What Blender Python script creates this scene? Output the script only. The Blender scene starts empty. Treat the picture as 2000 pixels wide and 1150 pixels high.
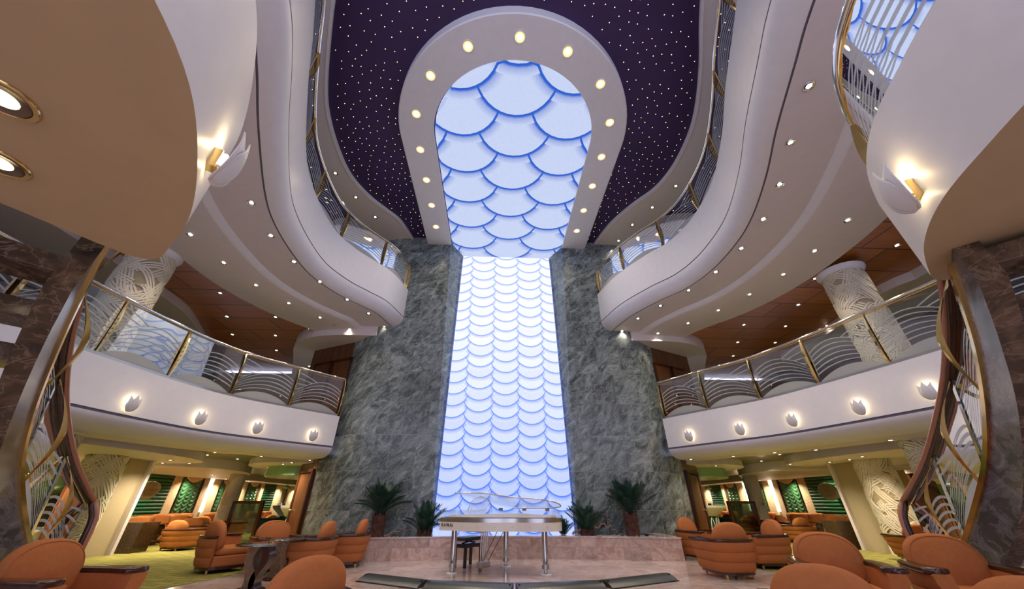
import bpy, bmesh, math, random
from math import sin, cos, pi, radians, sqrt, hypot, atan2
from mathutils import Vector, Matrix
random.seed(7)
SC = bpy.context.scene
COL = SC.collection
# ------------------------------------------------------------------ camera, world, exposure
FPX = 690.0; CAMH = 1.15; CAMX = -0.34; PITCH = radians(30.72); YAW = radians(2.7)
cam_d = bpy.data.cameras.new('camera'); cam = bpy.data.objects.new('camera', cam_d); COL.objects.link(cam)
cam_d.sensor_width = 36.0; cam_d.lens = FPX * 36.0 / 2000.0; cam_d.clip_start = 0.02; cam_d.clip_end = 200
cam.location = (CAMX, 0, CAMH); cam.rotation_euler = (pi / 2 + PITCH, 0, -YAW)
SC.camera = cam
SC.view_settings.view_transform = 'Standard'; SC.view_settings.look = 'None'
SC.view_settings.gamma = 1.0; SC.view_settings.use_curve_mapping = False
SC.view_settings.exposure = 0.30
SC.cycles.max_bounces = 7; SC.cycles.diffuse_bounces = 3; SC.cycles.glossy_bounces = 4
SC.cycles.transmission_bounces = 4; SC.cycles.transparent_max_bounces = 16
SC.cycles.caustics_reflective = False; SC.cycles.caustics_refractive = False
SC.cycles.sample_clamp_indirect = 4.0; SC.cycles.use_denoising = True
W = bpy.data.worlds.new('world'); SC.world = W; W.use_nodes = True
W.node_tree.nodes['Background'].inputs[0].default_value = (0.70, 0.71, 1.0, 1)
W.node_tree.nodes['Background'].inputs[1].default_value = 1.5
SPOT_W = 40.0        # watts of one recessed downlight
SCONCE_W = 2.0

def ray(px, py):
    u = (px - 1000) / FPX; v = (575 - py) / FPX
    f = cos(PITCH) - sin(PITCH) * v; z = sin(PITCH) + cos(PITCH) * v
    return (f * sin(YAW) + u * cos(YAW), f * cos(YAW) - u * sin(YAW), z)
def at(px, py, z):
    r = ray(px, py); t = (z - CAMH) / r[2]
    return (CAMX + t * r[0], t * r[1], z)
def aty(px, py, y):
    r = ray(px, py); t = y / r[1]
    return (CAMX + t * r[0], y, CAMH + t * r[2])

# ------------------------------------------------------------------ materials
MATS = {}
def nodes_of(name):
    m = bpy.data.materials.new(name); m.use_nodes = True
    nt = m.node_tree; b = nt.nodes['Principled BSDF']
    MATS[name] = m
    return m, nt, b
def N(nt, kind, **kw):
    n = nt.nodes.new(kind)
    for k, v in kw.items():
        if k.startswith('i_'):
            key = k[2:]
            key = int(key) if key.isdigit() else key.replace('_', ' ')
            n.inputs[key].default_value = v
        else: setattr(n, k, v)
    return n
def c4(c): return (c[0], c[1], c[2], 1.0)
def ramp(nt, stops):
    r = nt.nodes.new('ShaderNodeValToRGB')
    e = r.color_ramp.elements
    while len(e) < len(stops): e.new(0.5)
    for el, (p, c) in zip(e, stops): el.position = p; el.color = c4(c)
    return r
def coords(nt, scale=(1, 1, 1), rot=(0, 0, 0), kind='POINT'):
    tc = nt.nodes.new('ShaderNodeTexCoord'); mp = nt.nodes.new('ShaderNodeMapping'); mp.vector_type = kind
    mp.inputs['Scale'].default_value = scale; mp.inputs['Rotation'].default_value = rot
    nt.links.new(tc.outputs['Object'], mp.inputs['Vector'])
    return mp
def plain(name, col, rough=0.5, metal=0.0, var=0.06, vscale=6.0, bump=0.0, bscale=80.0, spec=0.5, coat=0.0):
    m, nt, b = nodes_of(name)
    b.inputs['Roughness'].default_value = rough; b.inputs['Metallic'].default_value = metal
    b.inputs['Specular IOR Level'].default_value = spec
    if coat: b.inputs['Coat Weight'].default_value = coat; b.inputs['Coat Roughness'].default_value = 0.08
    mp = coords(nt); nz = N(nt, 'ShaderNodeTexNoise', i_Scale=vscale, i_Detail=3.0)
    nt.links.new(mp.outputs[0], nz.inputs['Vector'])
    r = ramp(nt, [(0.3, [c * (1 - var) for c in col]), (0.7, [min(1, c * (1 + var)) for c in col])])
    nt.links.new(nz.outputs['Fac'], r.inputs['Fac']); nt.links.new(r.outputs['Color'], b.inputs['Base Color'])
    if bump:
        n2 = N(nt, 'ShaderNodeTexNoise', i_Scale=bscale, i_Detail=4.0); nt.links.new(mp.outputs[0], n2.inputs['Vector'])
        bp = N(nt, 'ShaderNodeBump', i_Strength=bump, i_Distance=0.02)
        nt.links.new(n2.outputs['Fac'], bp.inputs['Height']); nt.links.new(bp.outputs[0], b.inputs['Normal'])
    return m
def marble(name, stops, scale=2.0, rough=0.15, stretch=(1, 1, 1), rot=(0, 0, 0), vein=None, vamt=0.5, tile=None, dist=2.0, vscale=1.0, spec=0.5, kind='POINT'):
    """stops = colour ramp over a distorted noise, vein = colour of thin veins, tile = (width, height, axis, joint colour)"""
    m, nt, b = nodes_of(name); L = nt.links.new
    b.inputs['Roughness'].default_value = rough; b.inputs['Specular IOR Level'].default_value = spec
    mp = coords(nt, stretch, rot, kind); vec = mp.outputs[0]; joint = None
    if tile:
        tw, th, ax, jc, jw = tile
        tc = nt.nodes.new('ShaderNodeTexCoord'); sp = nt.nodes.new('ShaderNodeSeparateXYZ'); cb = nt.nodes.new('ShaderNodeCombineXYZ')
        L(tc.outputs['Object'], sp.inputs[0]); L(sp.outputs[ax[0]], cb.inputs[0]); L(sp.outputs[ax[1]], cb.inputs[1])
        br = N(nt, 'ShaderNodeTexBrick', offset=0.37, offset_frequency=2)
        br.inputs['Scale'].default_value = 1.0; br.inputs['Brick Width'].default_value = tw; br.inputs['Row Height'].default_value = th
        br.inputs['Mortar Size'].default_value = jw; br.inputs['Mortar Smooth'].default_value = 0.2
        br.inputs['Color1'].default_value = (0, 0, 0, 1); br.inputs['Color2'].default_value = (1, 1, 1, 1); br.inputs['Mortar'].default_value = (0.5, 0.5, 0.5, 1)
        L(cb.outputs[0], br.inputs['Vector'])
        vm = N(nt, 'ShaderNodeVectorMath', operation='MULTIPLY'); vm.inputs[1].default_value = (7.3, 3.1, 5.7)
        L(br.outputs['Color'], vm.inputs[0])
        va = N(nt, 'ShaderNodeVectorMath', operation='ADD'); L(vec, va.inputs[0]); L(vm.outputs[0], va.inputs[1]); vec = va.outputs[0]
        joint = br
    nz = N(nt, 'ShaderNodeTexNoise', i_Scale=scale, i_Detail=8.0, i_Roughness=0.62, i_Distortion=dist)
    L(vec, nz.inputs['Vector']); r = ramp(nt, stops); L(nz.outputs['Fac'], r.inputs['Fac']); col = r.outputs['Color']
    if vein:
        n2 = N(nt, 'ShaderNodeTexNoise', i_Scale=scale * vscale, i_Detail=6.0, i_Roughness=0.6, i_Distortion=1.2); L(vec, n2.inputs['Vector'])
        rv = ramp(nt, [(0.475, (0, 0, 0)), (0.5, (1, 1, 1)), (0.525, (0, 0, 0))]); L(n2.outputs['Fac'], rv.inputs['Fac'])
        mu = N(nt, 'ShaderNodeMath', operation='MULTIPLY'); mu.inputs[1].default_value = vamt; L(rv.outputs['Color'], mu.inputs[0])
        mx = N(nt, 'ShaderNodeMix', data_type='RGBA'); L(mu.outputs[0], mx.inputs[0]); L(col, mx.inputs[6]); mx.inputs[7].default_value = c4(vein); col = mx.outputs[2]
    if joint:
        # every slab is a little lighter or darker than the next
        sc = N(nt, 'ShaderNodeMapRange'); sc.inputs[3].default_value = 0.8; sc.inputs[4].default_value = 1.2
        L(joint.outputs['Color'], sc.inputs[0])
        vs = N(nt, 'ShaderNodeVectorMath', operation='SCALE'); L(col, vs.inputs[0]); L(sc.outputs[0], vs.inputs['Scale'])
        mx = N(nt, 'ShaderNodeMix', data_type='RGBA'); L(joint.outputs['Fac'], mx.inputs[0]); L(vs.outputs[0], mx.inputs[6]); mx.inputs[7].default_value = c4(tile[3]); col = mx.outputs[2]
    L(col, b.inputs['Base Color'])
    return m
def wood(name, a, bcol, scale=3.0, rough=0.35, stretch=(1, 1, 0.08), tile=None):
    m = marble(name, [(0.3, a), (0.7, bcol)], scale=scale, rough=rough, stretch=stretch, dist=0.6, tile=tile)
    return m
def glow(name, col, strength):
    m, nt, b = nodes_of(name)
    b.inputs['Base Color'].default_value = c4(col); b.inputs['Emission Color'].default_value = c4(col)
    b.inputs['Emission Strength'].default_value = strength
    return m
def glassy(name, tint, refl=0.12, rough=0.0, k=1.0):
    """thin architectural glass: clear with a mirror reflection that grows at grazing angles (k scales it for fine clear acrylic)"""
    m = bpy.data.materials.new(name); m.use_nodes = True; nt = m.node_tree; nt.nodes.clear(); MATS[name] = m
    o = nt.nodes.new('ShaderNodeOutputMaterial'); t = nt.nodes.new('ShaderNodeBsdfTransparent'); g = nt.nodes.new('ShaderNodeBsdfGlossy')
    t.inputs[0].default_value = c4(tint); g.inputs['Roughness'].default_value = rough; g.inputs[0].default_value = (0.95, 0.97, 1, 1)
    fr = N(nt, 'ShaderNodeFresnel'); fr.inputs[0].default_value = 1.5
    ad = N(nt, 'ShaderNodeMath', operation='MULTIPLY_ADD'); ad.inputs[1].default_value = k; ad.inputs[2].default_value = refl; nt.links.new(fr.outputs[0], ad.inputs[0])
    mx = nt.nodes.new('ShaderNodeMixShader'); nt.links.new(ad.outputs[0], mx.inputs[0]); nt.links.new(t.outputs[0], mx.inputs[1]); nt.links.new(g.outputs[0], mx.inputs[2])
    nt.links.new(mx.outputs[0], o.inputs[0])
    return m
def frosted(name, col, op):
    m = bpy.data.materials.new(name); m.use_nodes = True; nt = m.node_tree; nt.nodes.clear(); MATS[name] = m
    o = nt.nodes.new('ShaderNodeOutputMaterial'); t = nt.nodes.new('ShaderNodeBsdfTransparent'); d = nt.nodes.new('ShaderNodeBsdfDiffuse'); tr = nt.nodes.new('ShaderNodeBsdfTranslucent')
    d.inputs[0].default_value = c4(col); tr.inputs[0].default_value = c4(col)
    m1 = nt.nodes.new('ShaderNodeMixShader'); m1.inputs[0].default_value = 0.5; nt.links.new(d.outputs[0], m1.inputs[1]); nt.links.new(tr.outputs[0], m1.inputs[2])
    mx = nt.nodes.new('ShaderNodeMixShader'); mx.inputs[0].default_value = op
    nt.links.new(t.outputs[0], mx.inputs[1]); nt.links.new(m1.outputs[0], mx.inputs[2]); nt.links.new(mx.outputs[0], o.inputs[0])
    return m

WHITE = plain('white_plaster', (0.80, 0.78, 0.79), 0.45, var=0.02)
SOFFIT = plain('cream_plaster', (0.73, 0.66, 0.64), 0.5, var=0.02)
BEIGE = plain('tan_plaster', (0.50, 0.375, 0.21), 0.5, var=0.03)
GROOVE = plain('shadow_gap', (0.20, 0.18, 0.22), 0.6)
GREENMARBLE = marble('green_grey_marble', [(0.30, (0.03, 0.04, 0.04)), (0.45, (0.10, 0.125, 0.122)), (0.58, (0.20, 0.235, 0.23)), (0.75, (0.42, 0.47, 0.46))], scale=1.5, rough=0.22,
                     stretch=(0.5, 1.0, 1.15), rot=(0, 0.85, 0), kind='TEXTURE', vein=(0.48, 0.52, 0.50), vamt=0.5, tile=(0.8, 1.0, (0, 2), (0.24, 0.27, 0.26), 0.006), dist=1.4, vscale=1.6)
PINKMARBLE = marble('pink_marble', [(0.3, (0.36, 0.22, 0.18)), (0.5, (0.50, 0.34, 0.28)), (0.7, (0.64, 0.50, 0.43))], scale=2.6, rough=0.18, vein=(0.74, 0.64, 0.57), vamt=0.5,
                    tile=(0.62, 0.25, (0, 2), (0.40, 0.29, 0.25), 0.003), dist=1.6)
FLOORM = marble('pale_pink_marble_floor', [(0.3, (0.42, 0.30, 0.26)), (0.5, (0.55, 0.43, 0.38)), (0.7, (0.68, 0.58, 0.53))], scale=2.2, rough=0.12, vein=(0.74, 0.66, 0.62), vamt=0.5,
                tile=(0.6, 0.6, (0, 1), (0.42, 0.33, 0.29), 0.003), dist=1.6)
BLUE_REFL_MARBLE = marble('blue_reflection_marble', [(0.3, (0.014, 0.015, 0.024)), (0.5, (0.055, 0.058, 0.08)), (0.65, (0.17, 0.175, 0.215)), (0.85, (0.36, 0.36, 0.42))], scale=2.2, rough=0.22, spec=0.35, stretch=(1, 1, 2.2), rot=(0.5, 0.5, 0), dist=1.2, vein=(0.4, 0.4, 0.44), vamt=0.25)  # streaked dark marble; the lit wall's blue reflection is mixed into its colour
BROWNM = marble('brown_marble', [(0.3, (0.022, 0.013, 0.008)), (0.5, (0.075, 0.045, 0.025)), (0.72, (0.20, 0.135, 0.08))], scale=4.0, rough=0.14, vein=(0.38, 0.28, 0.19), vamt=0.4, dist=1.0, vscale=0.9)
PEDEST = marble('dark_brown_stone', [(0.3, (0.03, 0.018, 0.008)), (0.6, (0.07, 0.04, 0.018)), (0.8, (0.12, 0.075, 0.035))], scale=14, rough=0.25)
WOODCEIL = wood('orange_wood_ceiling', (0.42, 0.145, 0.036), (0.54, 0.20, 0.055), rough=0.3, stretch=(0.3, 3, 1), tile=(1.9, 0.95, (0, 1), (0.10, 0.033, 0.009), 0.02))
DARKWOOD = wood('dark_walnut', (0.035, 0.012, 0.006), (0.075, 0.026, 0.012), scale=8, rough=0.16)
DOORWOOD = wood('brown_wood_door', (0.085, 0.032, 0.013), (0.14, 0.054, 0.021), scale=5, rough=0.25)
PALEWOOD = plain('pale_wood', (0.55, 0.36, 0.19), 0.35)
STARCEIL = plain('deep_purple_ceiling', (0.040, 0.017, 0.085), 0.55, var=0.12, vscale=0.7)
CHROME = plain('chrome', (0.78, 0.78, 0.80), 0.12, 1.0, var=0.02)
STEEL = plain('brushed_steel', (0.62, 0.60, 0.58), 0.28, 1.0, var=0.04)
BRASS = plain('polished_brass', (0.83, 0.60, 0.24), 0.14, 1.0, var=0.04)
BRONZE = plain('dark_bronze', (0.30, 0.22, 0.15), 0.25, 1.0, var=0.1)
COPPERWOOD = plain('copper_brown_wood', (0.42, 0.17, 0.09), 0.25, 0.0, coat=0.5)
GLASS = glassy('clear_glass', (0.90, 0.94, 0.93), 0.10)
CLEAR = glassy('clear_acrylic', (0.96, 0.975, 0.99), 0.0, k=0.22)
DARKGLASS = glassy('dark_green_glass', (0.30, 0.42, 0.33), 0.12)
ETCH = frosted('etched_white', (0.83, 0.85, 0.83), 0.86)
GLASSEDGE = plain('green_glass_edge', (0.03, 0.10, 0.08), 0.1)
ORANGE = plain('orange_fabric', (0.47, 0.160, 0.050), 0.85, var=0.05, vscale=30, bump=0.25, bscale=260, spec=0.2)
ORANGE2 = plain('amber_fabric', (0.42, 0.15, 0.038), 0.85, var=0.05, vscale=20, bump=0.2, bscale=200, spec=0.2)
GREENFAB = plain('dark_green_fabric', (0.012, 0.075, 0.045), 0.8, var=0.1, bump=0.2, bscale=150)
GREENCEIL = plain('green_metal_ceiling', (0.20, 0.235, 0.12), 0.28, 0.35, var=0.05, vscale=1.0)
GREENDRUM = plain('pale_green_lacquer', (0.24, 0.42, 0.20), 0.3, var=0.03)
RELIEF = plain('ivory_relief', (0.72, 0.66, 0.52), 0.6, var=0.03)
RELIEFG = plain('ivory_recess', (0.40, 0.33, 0.20), 0.7, var=0.08, vscale=20)
WALLPAPER = plain('tan_wallpaper', (0.42, 0.345, 0.22), 0.6, var=0.05, vscale=40, bump=0.15, bscale=60)
CRUSH = plain('crinkled_cream_panel', (0.62, 0.48, 0.30), 0.7, var=0.08, vscale=18, bump=1.0, bscale=22)
CURTAIN = plain('green_satin', (0.055, 0.17, 0.075), 0.32, var=0.2, vscale=14)
BLIND = plain('green_blind', (0.010, 0.095, 0.038), 0.5, var=0.12, vscale=8)
TANFAB = plain('peach_swag', (0.66, 0.46, 0.28), 0.7)
IVORY = plain('ivory_lacquer', (0.80, 0.75, 0.64), 0.22, var=0.02)
BLACK = plain('black_lacquer', (0.012, 0.012, 0.014), 0.3)
BLACKLEATHER = plain('black_leather', (0.02, 0.022, 0.03), 0.4, bump=0.2)
DARKMETAL = plain('dark_grey_metal', (0.10, 0.105, 0.10), 0.28, 0.6)
PALMG = plain('palm_green', (0.022, 0.065, 0.040), 0.45, var=0.35, vscale=9)
TRUNK = plain('palm_bark', (0.11, 0.042, 0.025), 0.8, var=0.4, vscale=14, bump=0.8, bscale=30)
TWIG = plain('pale_driftwood', (0.40, 0.25, 0.17), 0.7, var=0.2, vscale=15)
PEBBLE = plain('white_pebble', (0.66, 0.62, 0.50), 0.5)
SOIL = plain('dark_soil', (0.02, 0.02, 0.022), 0.8, bump=0.6)
PETAL = plain('white_ceramic', (0.80, 0.78, 0.77), 0.35, var=0.01)
CERAMIC = plain('white_china', (0.85, 0.84, 0.80), 0.25)
REDFELT = plain('crimson_felt', (0.35, 0.04, 0.10), 0.7)
GOLDSTONE = plain('grey_gold_plaque', (0.34, 0.30, 0.19), 0.4, 0.0, var=0.15)
GOLDTXT = plain('dull_gold_letters', (0.30, 0.21, 0.04), 0.35, 0.5)
LAMP = glow('warm_lamp', (1.0, 0.86, 0.62), 9.0)
LAMPBIG = glow('warm_halogen', (1.0, 0.88, 0.60), 7.0)
RINGLIT = glow('amber_lamp_reflector', (1.0, 0.66, 0.26), 0.85)
STAR = glow('star_point', (1.0, 0.80, 0.42), 2.6)
TUBE = glow('white_light_strip', (1.0, 0.93, 0.74), 4.0)
# carpet with rows of wavy scallops
m, nt, b = nodes_of('wave_carpet'); CARPET = m
mp = coords(nt, (1, 1, 1)); sp = nt.nodes.new('ShaderNodeSeparateXYZ'); nt.links.new(mp.outputs[0], sp.inputs[0])
br = N(nt, 'ShaderNodeTexBrick', offset=0.5); br.inputs['Scale'].default_value = 1.0; br.inputs['Brick Width'].default_value = 0.42; br.inputs['Row Height'].default_value = 0.17
br.inputs['Mortar Size'].default_value = 0.03; br.inputs['Mortar Smooth'].default_value = 1.0
nz = N(nt, 'ShaderNodeTexNoise', i_Scale=1.2); nt.links.new(mp.outputs[0], nz.inputs['Vector'])
wv = N(nt, 'ShaderNodeMath', operation='SINE'); m1 = N(nt, 'ShaderNodeMath', operation='MULTIPLY'); m1.inputs[1].default_value = 2 * pi / 0.42
nt.links.new(sp.outputs[0], m1.inputs[0]); nt.links.new(m1.outputs[0], wv.inputs[0])
m2 = N(nt, 'ShaderNodeMath', operation='MULTIPLY'); m2.inputs[1].default_value = 0.03; nt.links.new(wv.outputs[0], m2.inputs[0])
a1 = N(nt, 'ShaderNodeMath', operation='ADD'); nt.links.new(sp.outputs[1], a1.inputs[0]); nt.links.new(m2.outputs[0], a1.inputs[1])
cb = nt.nodes.new('ShaderNodeCombineXYZ'); nt.links.new(sp.outputs[0], cb.inputs[0]); nt.links.new(a1.outputs[0], cb.inputs[1]); nt.links.new(cb.outputs[0], br.inputs['Vector'])
br.inputs['Color1'].default_value = (0.24, 0.215, 0.055, 1); br.inputs['Color2'].default_value = (0.34, 0.30, 0.085, 1); br.inputs['Mortar'].default_value = (0.13, 0.14, 0.035, 1)
nt.links.new(br.outputs['Color'], b.inputs['Base Color']); b.inputs['Roughness'].default_value = 0.95; b.inputs['Specular IOR Level'].default_value = 0.1
# back-lit panels: each scale's own light, from blue at the gap under the scale above to white (colours stored on the panel)
def litpanel(name, strength):
    m, nt, b = nodes_of(name)
    vc = N(nt, 'ShaderNodeVertexColor', layer_name='lit'); mp = coords(nt)
    nz = N(nt, 'ShaderNodeTexNoise', i_Scale=16.0, i_Detail=6.0, i_Roughness=0.7); nt.links.new(mp.outputs[0], nz.inputs['Vector'])
    mr = N(nt, 'ShaderNodeMapRange'); mr.inputs[1].default_value = 0.25; mr.inputs[2].default_value = 0.75; mr.inputs[3].default_value = 0.93; mr.inputs[4].default_value = 1.05
    nt.links.new(nz.outputs['Fac'], mr.inputs[0])
    vs = N(nt, 'ShaderNodeVectorMath', operation='SCALE'); nt.links.new(vc.outputs[0], vs.inputs[0]); nt.links.new(mr.outputs[0], vs.inputs['Scale'])
    nt.links.new(vs.outputs[0], b.inputs['Emission Color']); b.inputs['Emission Strength'].default_value = strength
    b.inputs['Base Color'].default_value = (0.03, 0.04, 0.06, 1); b.inputs['Roughness'].default_value = 0.6; b.inputs['Specular IOR Level'].default_value = 0.1
    return m
LITWALL = litpanel('lit_scale_wall', 0.92); LITCEIL = litpanel('lit_scale_ceiling', 0.78); ADDED_BLUE_GLOW = glow('added_blue_glow', (0.06, 0.18, 0.85), 1.3)

# ------------------------------------------------------------------ geometry helpers
class MB:
    def __init__(s): s.v = []; s.f = []; s.mi = []; s.k = 0
    def add(s, vs, fs):
        o = len(s.v); s.v += [tuple(p) for p in vs]; s.f += [tuple(i + o for i in f) for f in fs]; s.mi += [s.k] * len(fs)
        return s
    def box(s, c, d, rz=0.0, taper=1.0, tx=0, ty=0):
        x, y, z = d[0] / 2, d[1] / 2, d[2] / 2; vs = []
        for dz, k in ((-z, 1.0), (z, taper)):
            for sx, sy in ((-1, -1), (1, -1), (1, 1), (-1, 1)):
                px, py = sx * x * k, sy * y * k
                vs.append((c[0] + px * cos(rz) - py * sin(rz), c[1] + px * sin(rz) + py * cos(rz), c[2] + dz))
        return s.add(vs, [(0, 3, 2, 1), (4, 5, 6, 7), (0, 1, 5, 4), (1, 2, 6, 5), (2, 3, 7, 6), (3, 0, 4, 7)])
    def grid(s, rows, cu=False, cv=False):
        """rows of points -> quads; cu closes each row, cv closes the rows"""
        n = len(rows[0]); m_ = len(rows); vs = [p for r in rows for p in r]; fs = []
        for i in range(m_ if cv else m_ - 1):
            for j in range(n if cu else n - 1):
                a = i * n + j; b_ = i * n + (j + 1) % n; i2 = (i + 1) % m_
                fs.append((a, b_, i2 * n + (j + 1) % n, i2 * n + j))
        return s.add(vs, fs)
    def prism(s, poly, z0, z1):
        n = len(poly)
        vs = [(p[0], p[1], z0) for p in poly] + [(p[0], p[1], z1) for p in poly]
        return s.add(vs, [tuple(range(n - 1, -1, -1)), tuple(range(n, 2 * n))] + [(i, (i + 1) % n, n + (i + 1) % n, n + i) for i in range(n)])
    def lathe(s, prof, c=(0, 0, 0), n=24, a0=0.0, a1=2 * pi):
        full = abs(a1 - a0 - 2 * pi) < 1e-6; k = n if full else n + 1
        rows = [[(c[0] + r * cos(a0 + (a1 - a0) * j / n), c[1] + r * sin(a0 + (a1 - a0) * j / n), c[2] + z) for j in range(k)] for r, z in prof]
        return s.grid(rows, cu=full)
    def cyl(s, c, r, h, n=20, r2=None):
        r2 = r if r2 is None else r2
        return s.lathe([(0.0001, 0), (r, 0), (r2, h), (0.0001, h)], c, n)
    def tube(s, pts, r, n=8, cap=True, rs=None, sq=None):
        P = [Vector(p) for p in pts]; rows = []; up = Vector((0, 0, 1))
        for i, p in enumerate(P):
            t = (P[min(i + 1, len(P) - 1)] - P[max(i - 1, 0)]).normalized()
            a = t.cross(up)
            if a.length < 1e-3: a = t.cross(Vector((0, 1, 0)))
            a.normalize(); b_ = a.cross(t).normalized(); rr = rs[i] if rs else r
            if sq: rows.append([tuple(p + a * x + b_ * y) for x, y in sq])
            else: rows.append([tuple(p + a * rr * cos(2 * pi * j / n) + b_ * rr * sin(2 * pi * j / n)) for j in range(n)])
        k = len(rows[0]); o = len(s.v); s.grid(rows, cu=True)
        if cap: s.add(rows[0], [tuple(range(k - 1, -1, -1))]); s.add(rows[-1], [tuple(range(k))])
        return s
    def build(s, name, mats, parent=None, smooth=False, kind=None, bevel=0.0, angle=40, sub=0, solid=0.0):
        me = bpy.data.meshes.new(name); me.from_pydata(s.v, [], s.f)
        for mt in (mats if isinstance(mats, (list, tuple)) else [mats]): me.materials.append(mt)
        me.polygons.foreach_set('material_index', s.mi)
        bm = bmesh.new(); bm.from_mesh(me); bmesh.ops.remove_doubles(bm, verts=bm.verts, dist=1e-5); bmesh.ops.recalc_face_normals(bm, faces=bm.faces); bm.to_mesh(me); bm.free()
        if smooth:
            me.polygons.foreach_set('use_smooth', [True] * len(me.polygons))
            if angle: me.set_sharp_from_angle(angle=radians(angle))
        me.update()
        o = bpy.data.objects.new(name, me); COL.objects.link(o)
        if parent: o.parent = parent
        if kind: o['kind'] = kind
        if bevel: md = o.modifiers.new('bevel', 'BEVEL'); md.width = bevel; md.segments = 2; md.limit_method = 'ANGLE'
        if solid: md = o.modifiers.new('solid', 'SOLIDIFY'); md.thickness = solid; md.offset = 0
        if sub: md = o.modifiers.new('sub', 'SUBSURF'); md.levels = sub; md.render_levels = sub
        return o
def thing(name, label, cat, loc=(0, 0, 0), rz=0.0, group=None):
    o = bpy.data.objects.new(name, None); COL.objects.link(o); o.location = loc; o.rotation_euler = (0, 0, rz)
    return tag(o, label, cat, group)
def tag(o, label, cat, group=None):
    o['label'] = label; o['category'] = cat
    if group: o['group'] = group
    return o
def struct(name, mb, mat, **kw): return mb.build(name, mat, None, kind='structure', **kw)
def copy_tree(o, parent=None, **kw):
    c = o.copy(); COL.objects.link(c)
    if parent: c.parent = parent
    for ch in list(o.children): copy_tree(ch, c)
    return c
def spline(P, n, closed=False):
    """Catmull-Rom through P, n points spaced evenly along it"""
    P = [Vector(p) for p in P]; k = len(P); out = []
    segs = k if closed else k - 1
    for i in range(segs):
        if closed: a, b_, c, d = P[(i - 1) % k], P[i], P[(i + 1) % k], P[(i + 2) % k]
        else: b_, c = P[i], P[i + 1]; a = P[i - 1] if i else b_ * 2 - c; d = P[i + 2] if i + 2 < k else c * 2 - b_
        for j in range(24):
            t = j / 24
            out.append(0.5 * ((2 * b_) + (c - a) * t + (2 * a - 5 * b_ + 4 * c - d) * t * t + (3 * b_ - a - 3 * c + d) * t ** 3))
    out.append(P[0].copy() if closed else P[-1])
    L = [0.0]
    for a, b_ in zip(out, out[1:]): L.append(L[-1] + (b_ - a).length)
    res = []; j = 0
    for i in range(n):
        s_ = L[-1] * i / (n - 1)
        while j < len(L) - 2 and L[j + 1] < s_: j += 1
        f = (s_ - L[j]) / max(1e-9, L[j + 1] - L[j]); res.append(out[j].lerp(out[j + 1], f))
    return res
class Path:
    """plan curve; side = +1 / -1 says on which side 'away from the void' lies"""
    def __init__(s, pts, side, n=90):
        s.p = [Vector((q[0], q[1], 0)) for q in spline([(a[0], a[1], 0) for a in pts], n)]; s.n = n; s.nor = []
        for i in range(n):
            t = (s.p[min(i + 1, n - 1)] - s.p[max(i - 1, 0)]).normalized(); s.nor.append(Vector((t.y, -t.x, 0)) * side)
        for _ in range(4): s.nor = [(s.nor[max(i - 1, 0)] + s.nor[i] * 2 + s.nor[min(i + 1, n - 1)]).normalized() for i in range(n)]
        s.L = [0.0]
        for a, b_ in zip(s.p, s.p[1:]): s.L.append(s.L[-1] + (b_ - a).length)
    def pos(s, d, off=0.0, z=0.0):
        d = max(0.0, min(s.L[-1], d)); f = d / s.L[-1] * (s.n - 1); i = min(int(f), s.n - 2); t = f - i
        q = s.p[i].lerp(s.p[i + 1], t); nn = s.nor[i].lerp(s.nor[i + 1], t).normalized()
        return (q.x + nn.x * off, q.y + nn.y * off, z)
    def near(s, x, y):
        i = min(range(s.n), key=lambda k: (s.p[k].x - x) ** 2 + (s.p[k].y - y) ** 2); return s.L[i]
    def sweep(s, prof, i0=0, i1=None):
        """prof = [(offset, z)...] -> rows along the path"""
        i1 = s.n if i1 is None else i1
        return [[(s.p[i].x + s.nor[i].x * o, s.p[i].y + s.nor[i].y * o, z) for o, z in prof] for i in range(i0, i1)]
def mir(pts): return [(-p[0],) + tuple(p[1:]) for p in pts]
ORD = ['first', 'second', 'third', 'fourth', 'fifth', 'sixth', 'seventh', 'eighth', 'ninth', 'tenth', 'eleventh', 'twelfth', 'thirteenth', 'fourteenth', 'fifteenth', 'sixteenth', 'seventeenth', 'eighteenth', 'nineteenth', 'twentieth']
SIDE = {-1: 'left', 1: 'right'}

# ------------------------------------------------------------------ setting: plan curves
UPL = [(-3.55, 12.7), (-3.72, 11.9), (-4.04, 10.6), (-4.47, 9.93), (-4.88, 9.33), (-5.21, 8.47), (-5.25, 7.5), (-5.12, 6.41), (-4.83, 5.5), (-4.16, 4.07), (-3.62, 3.05), (-3.25, 2.2), (-3.0, 1.0), (-2.95, -0.5), (-3.1, -2.0)]
UPR = [(3.38, 12.65), (3.52, 11.85), (3.86, 10.42), (4.43, 9.25), (4.92, 8.5), (5.14, 7.64), (5.13, 6.62), (4.95, 5.75), (4.52, 4.66), (4.03, 3.68), (3.6, 2.7), (3.3, 2.0), (3.0, 1.0), (2.95, -0.5), (3.1, -2.0)]
LOL = [(-5.25, 11.85), (-6.28, 10.66), (-7.16, 9.43), (-7.55, 8.18), (-7.76, 6.71), (-7.85, 5.6), (-7.95, 4.2), (-8.0, 2.5), (-8.0, 0.5)]
LOR = [(5.13, 11.75), (5.97, 10.45), (6.73, 9.29), (7.15, 8.1), (7.52, 6.51), (7.72, 5.3), (7.9, 4.0), (8.0, 2.5), (8.0, 0.5)]
UP = {-1: Path(UPL, 1, 110), 1: Path(UPR, -1, 110)}
LO = {-1: Path(LOL, 1, 90), 1: Path(LOR, -1, 90)}
ZT = 10.78   # star ceiling
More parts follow.
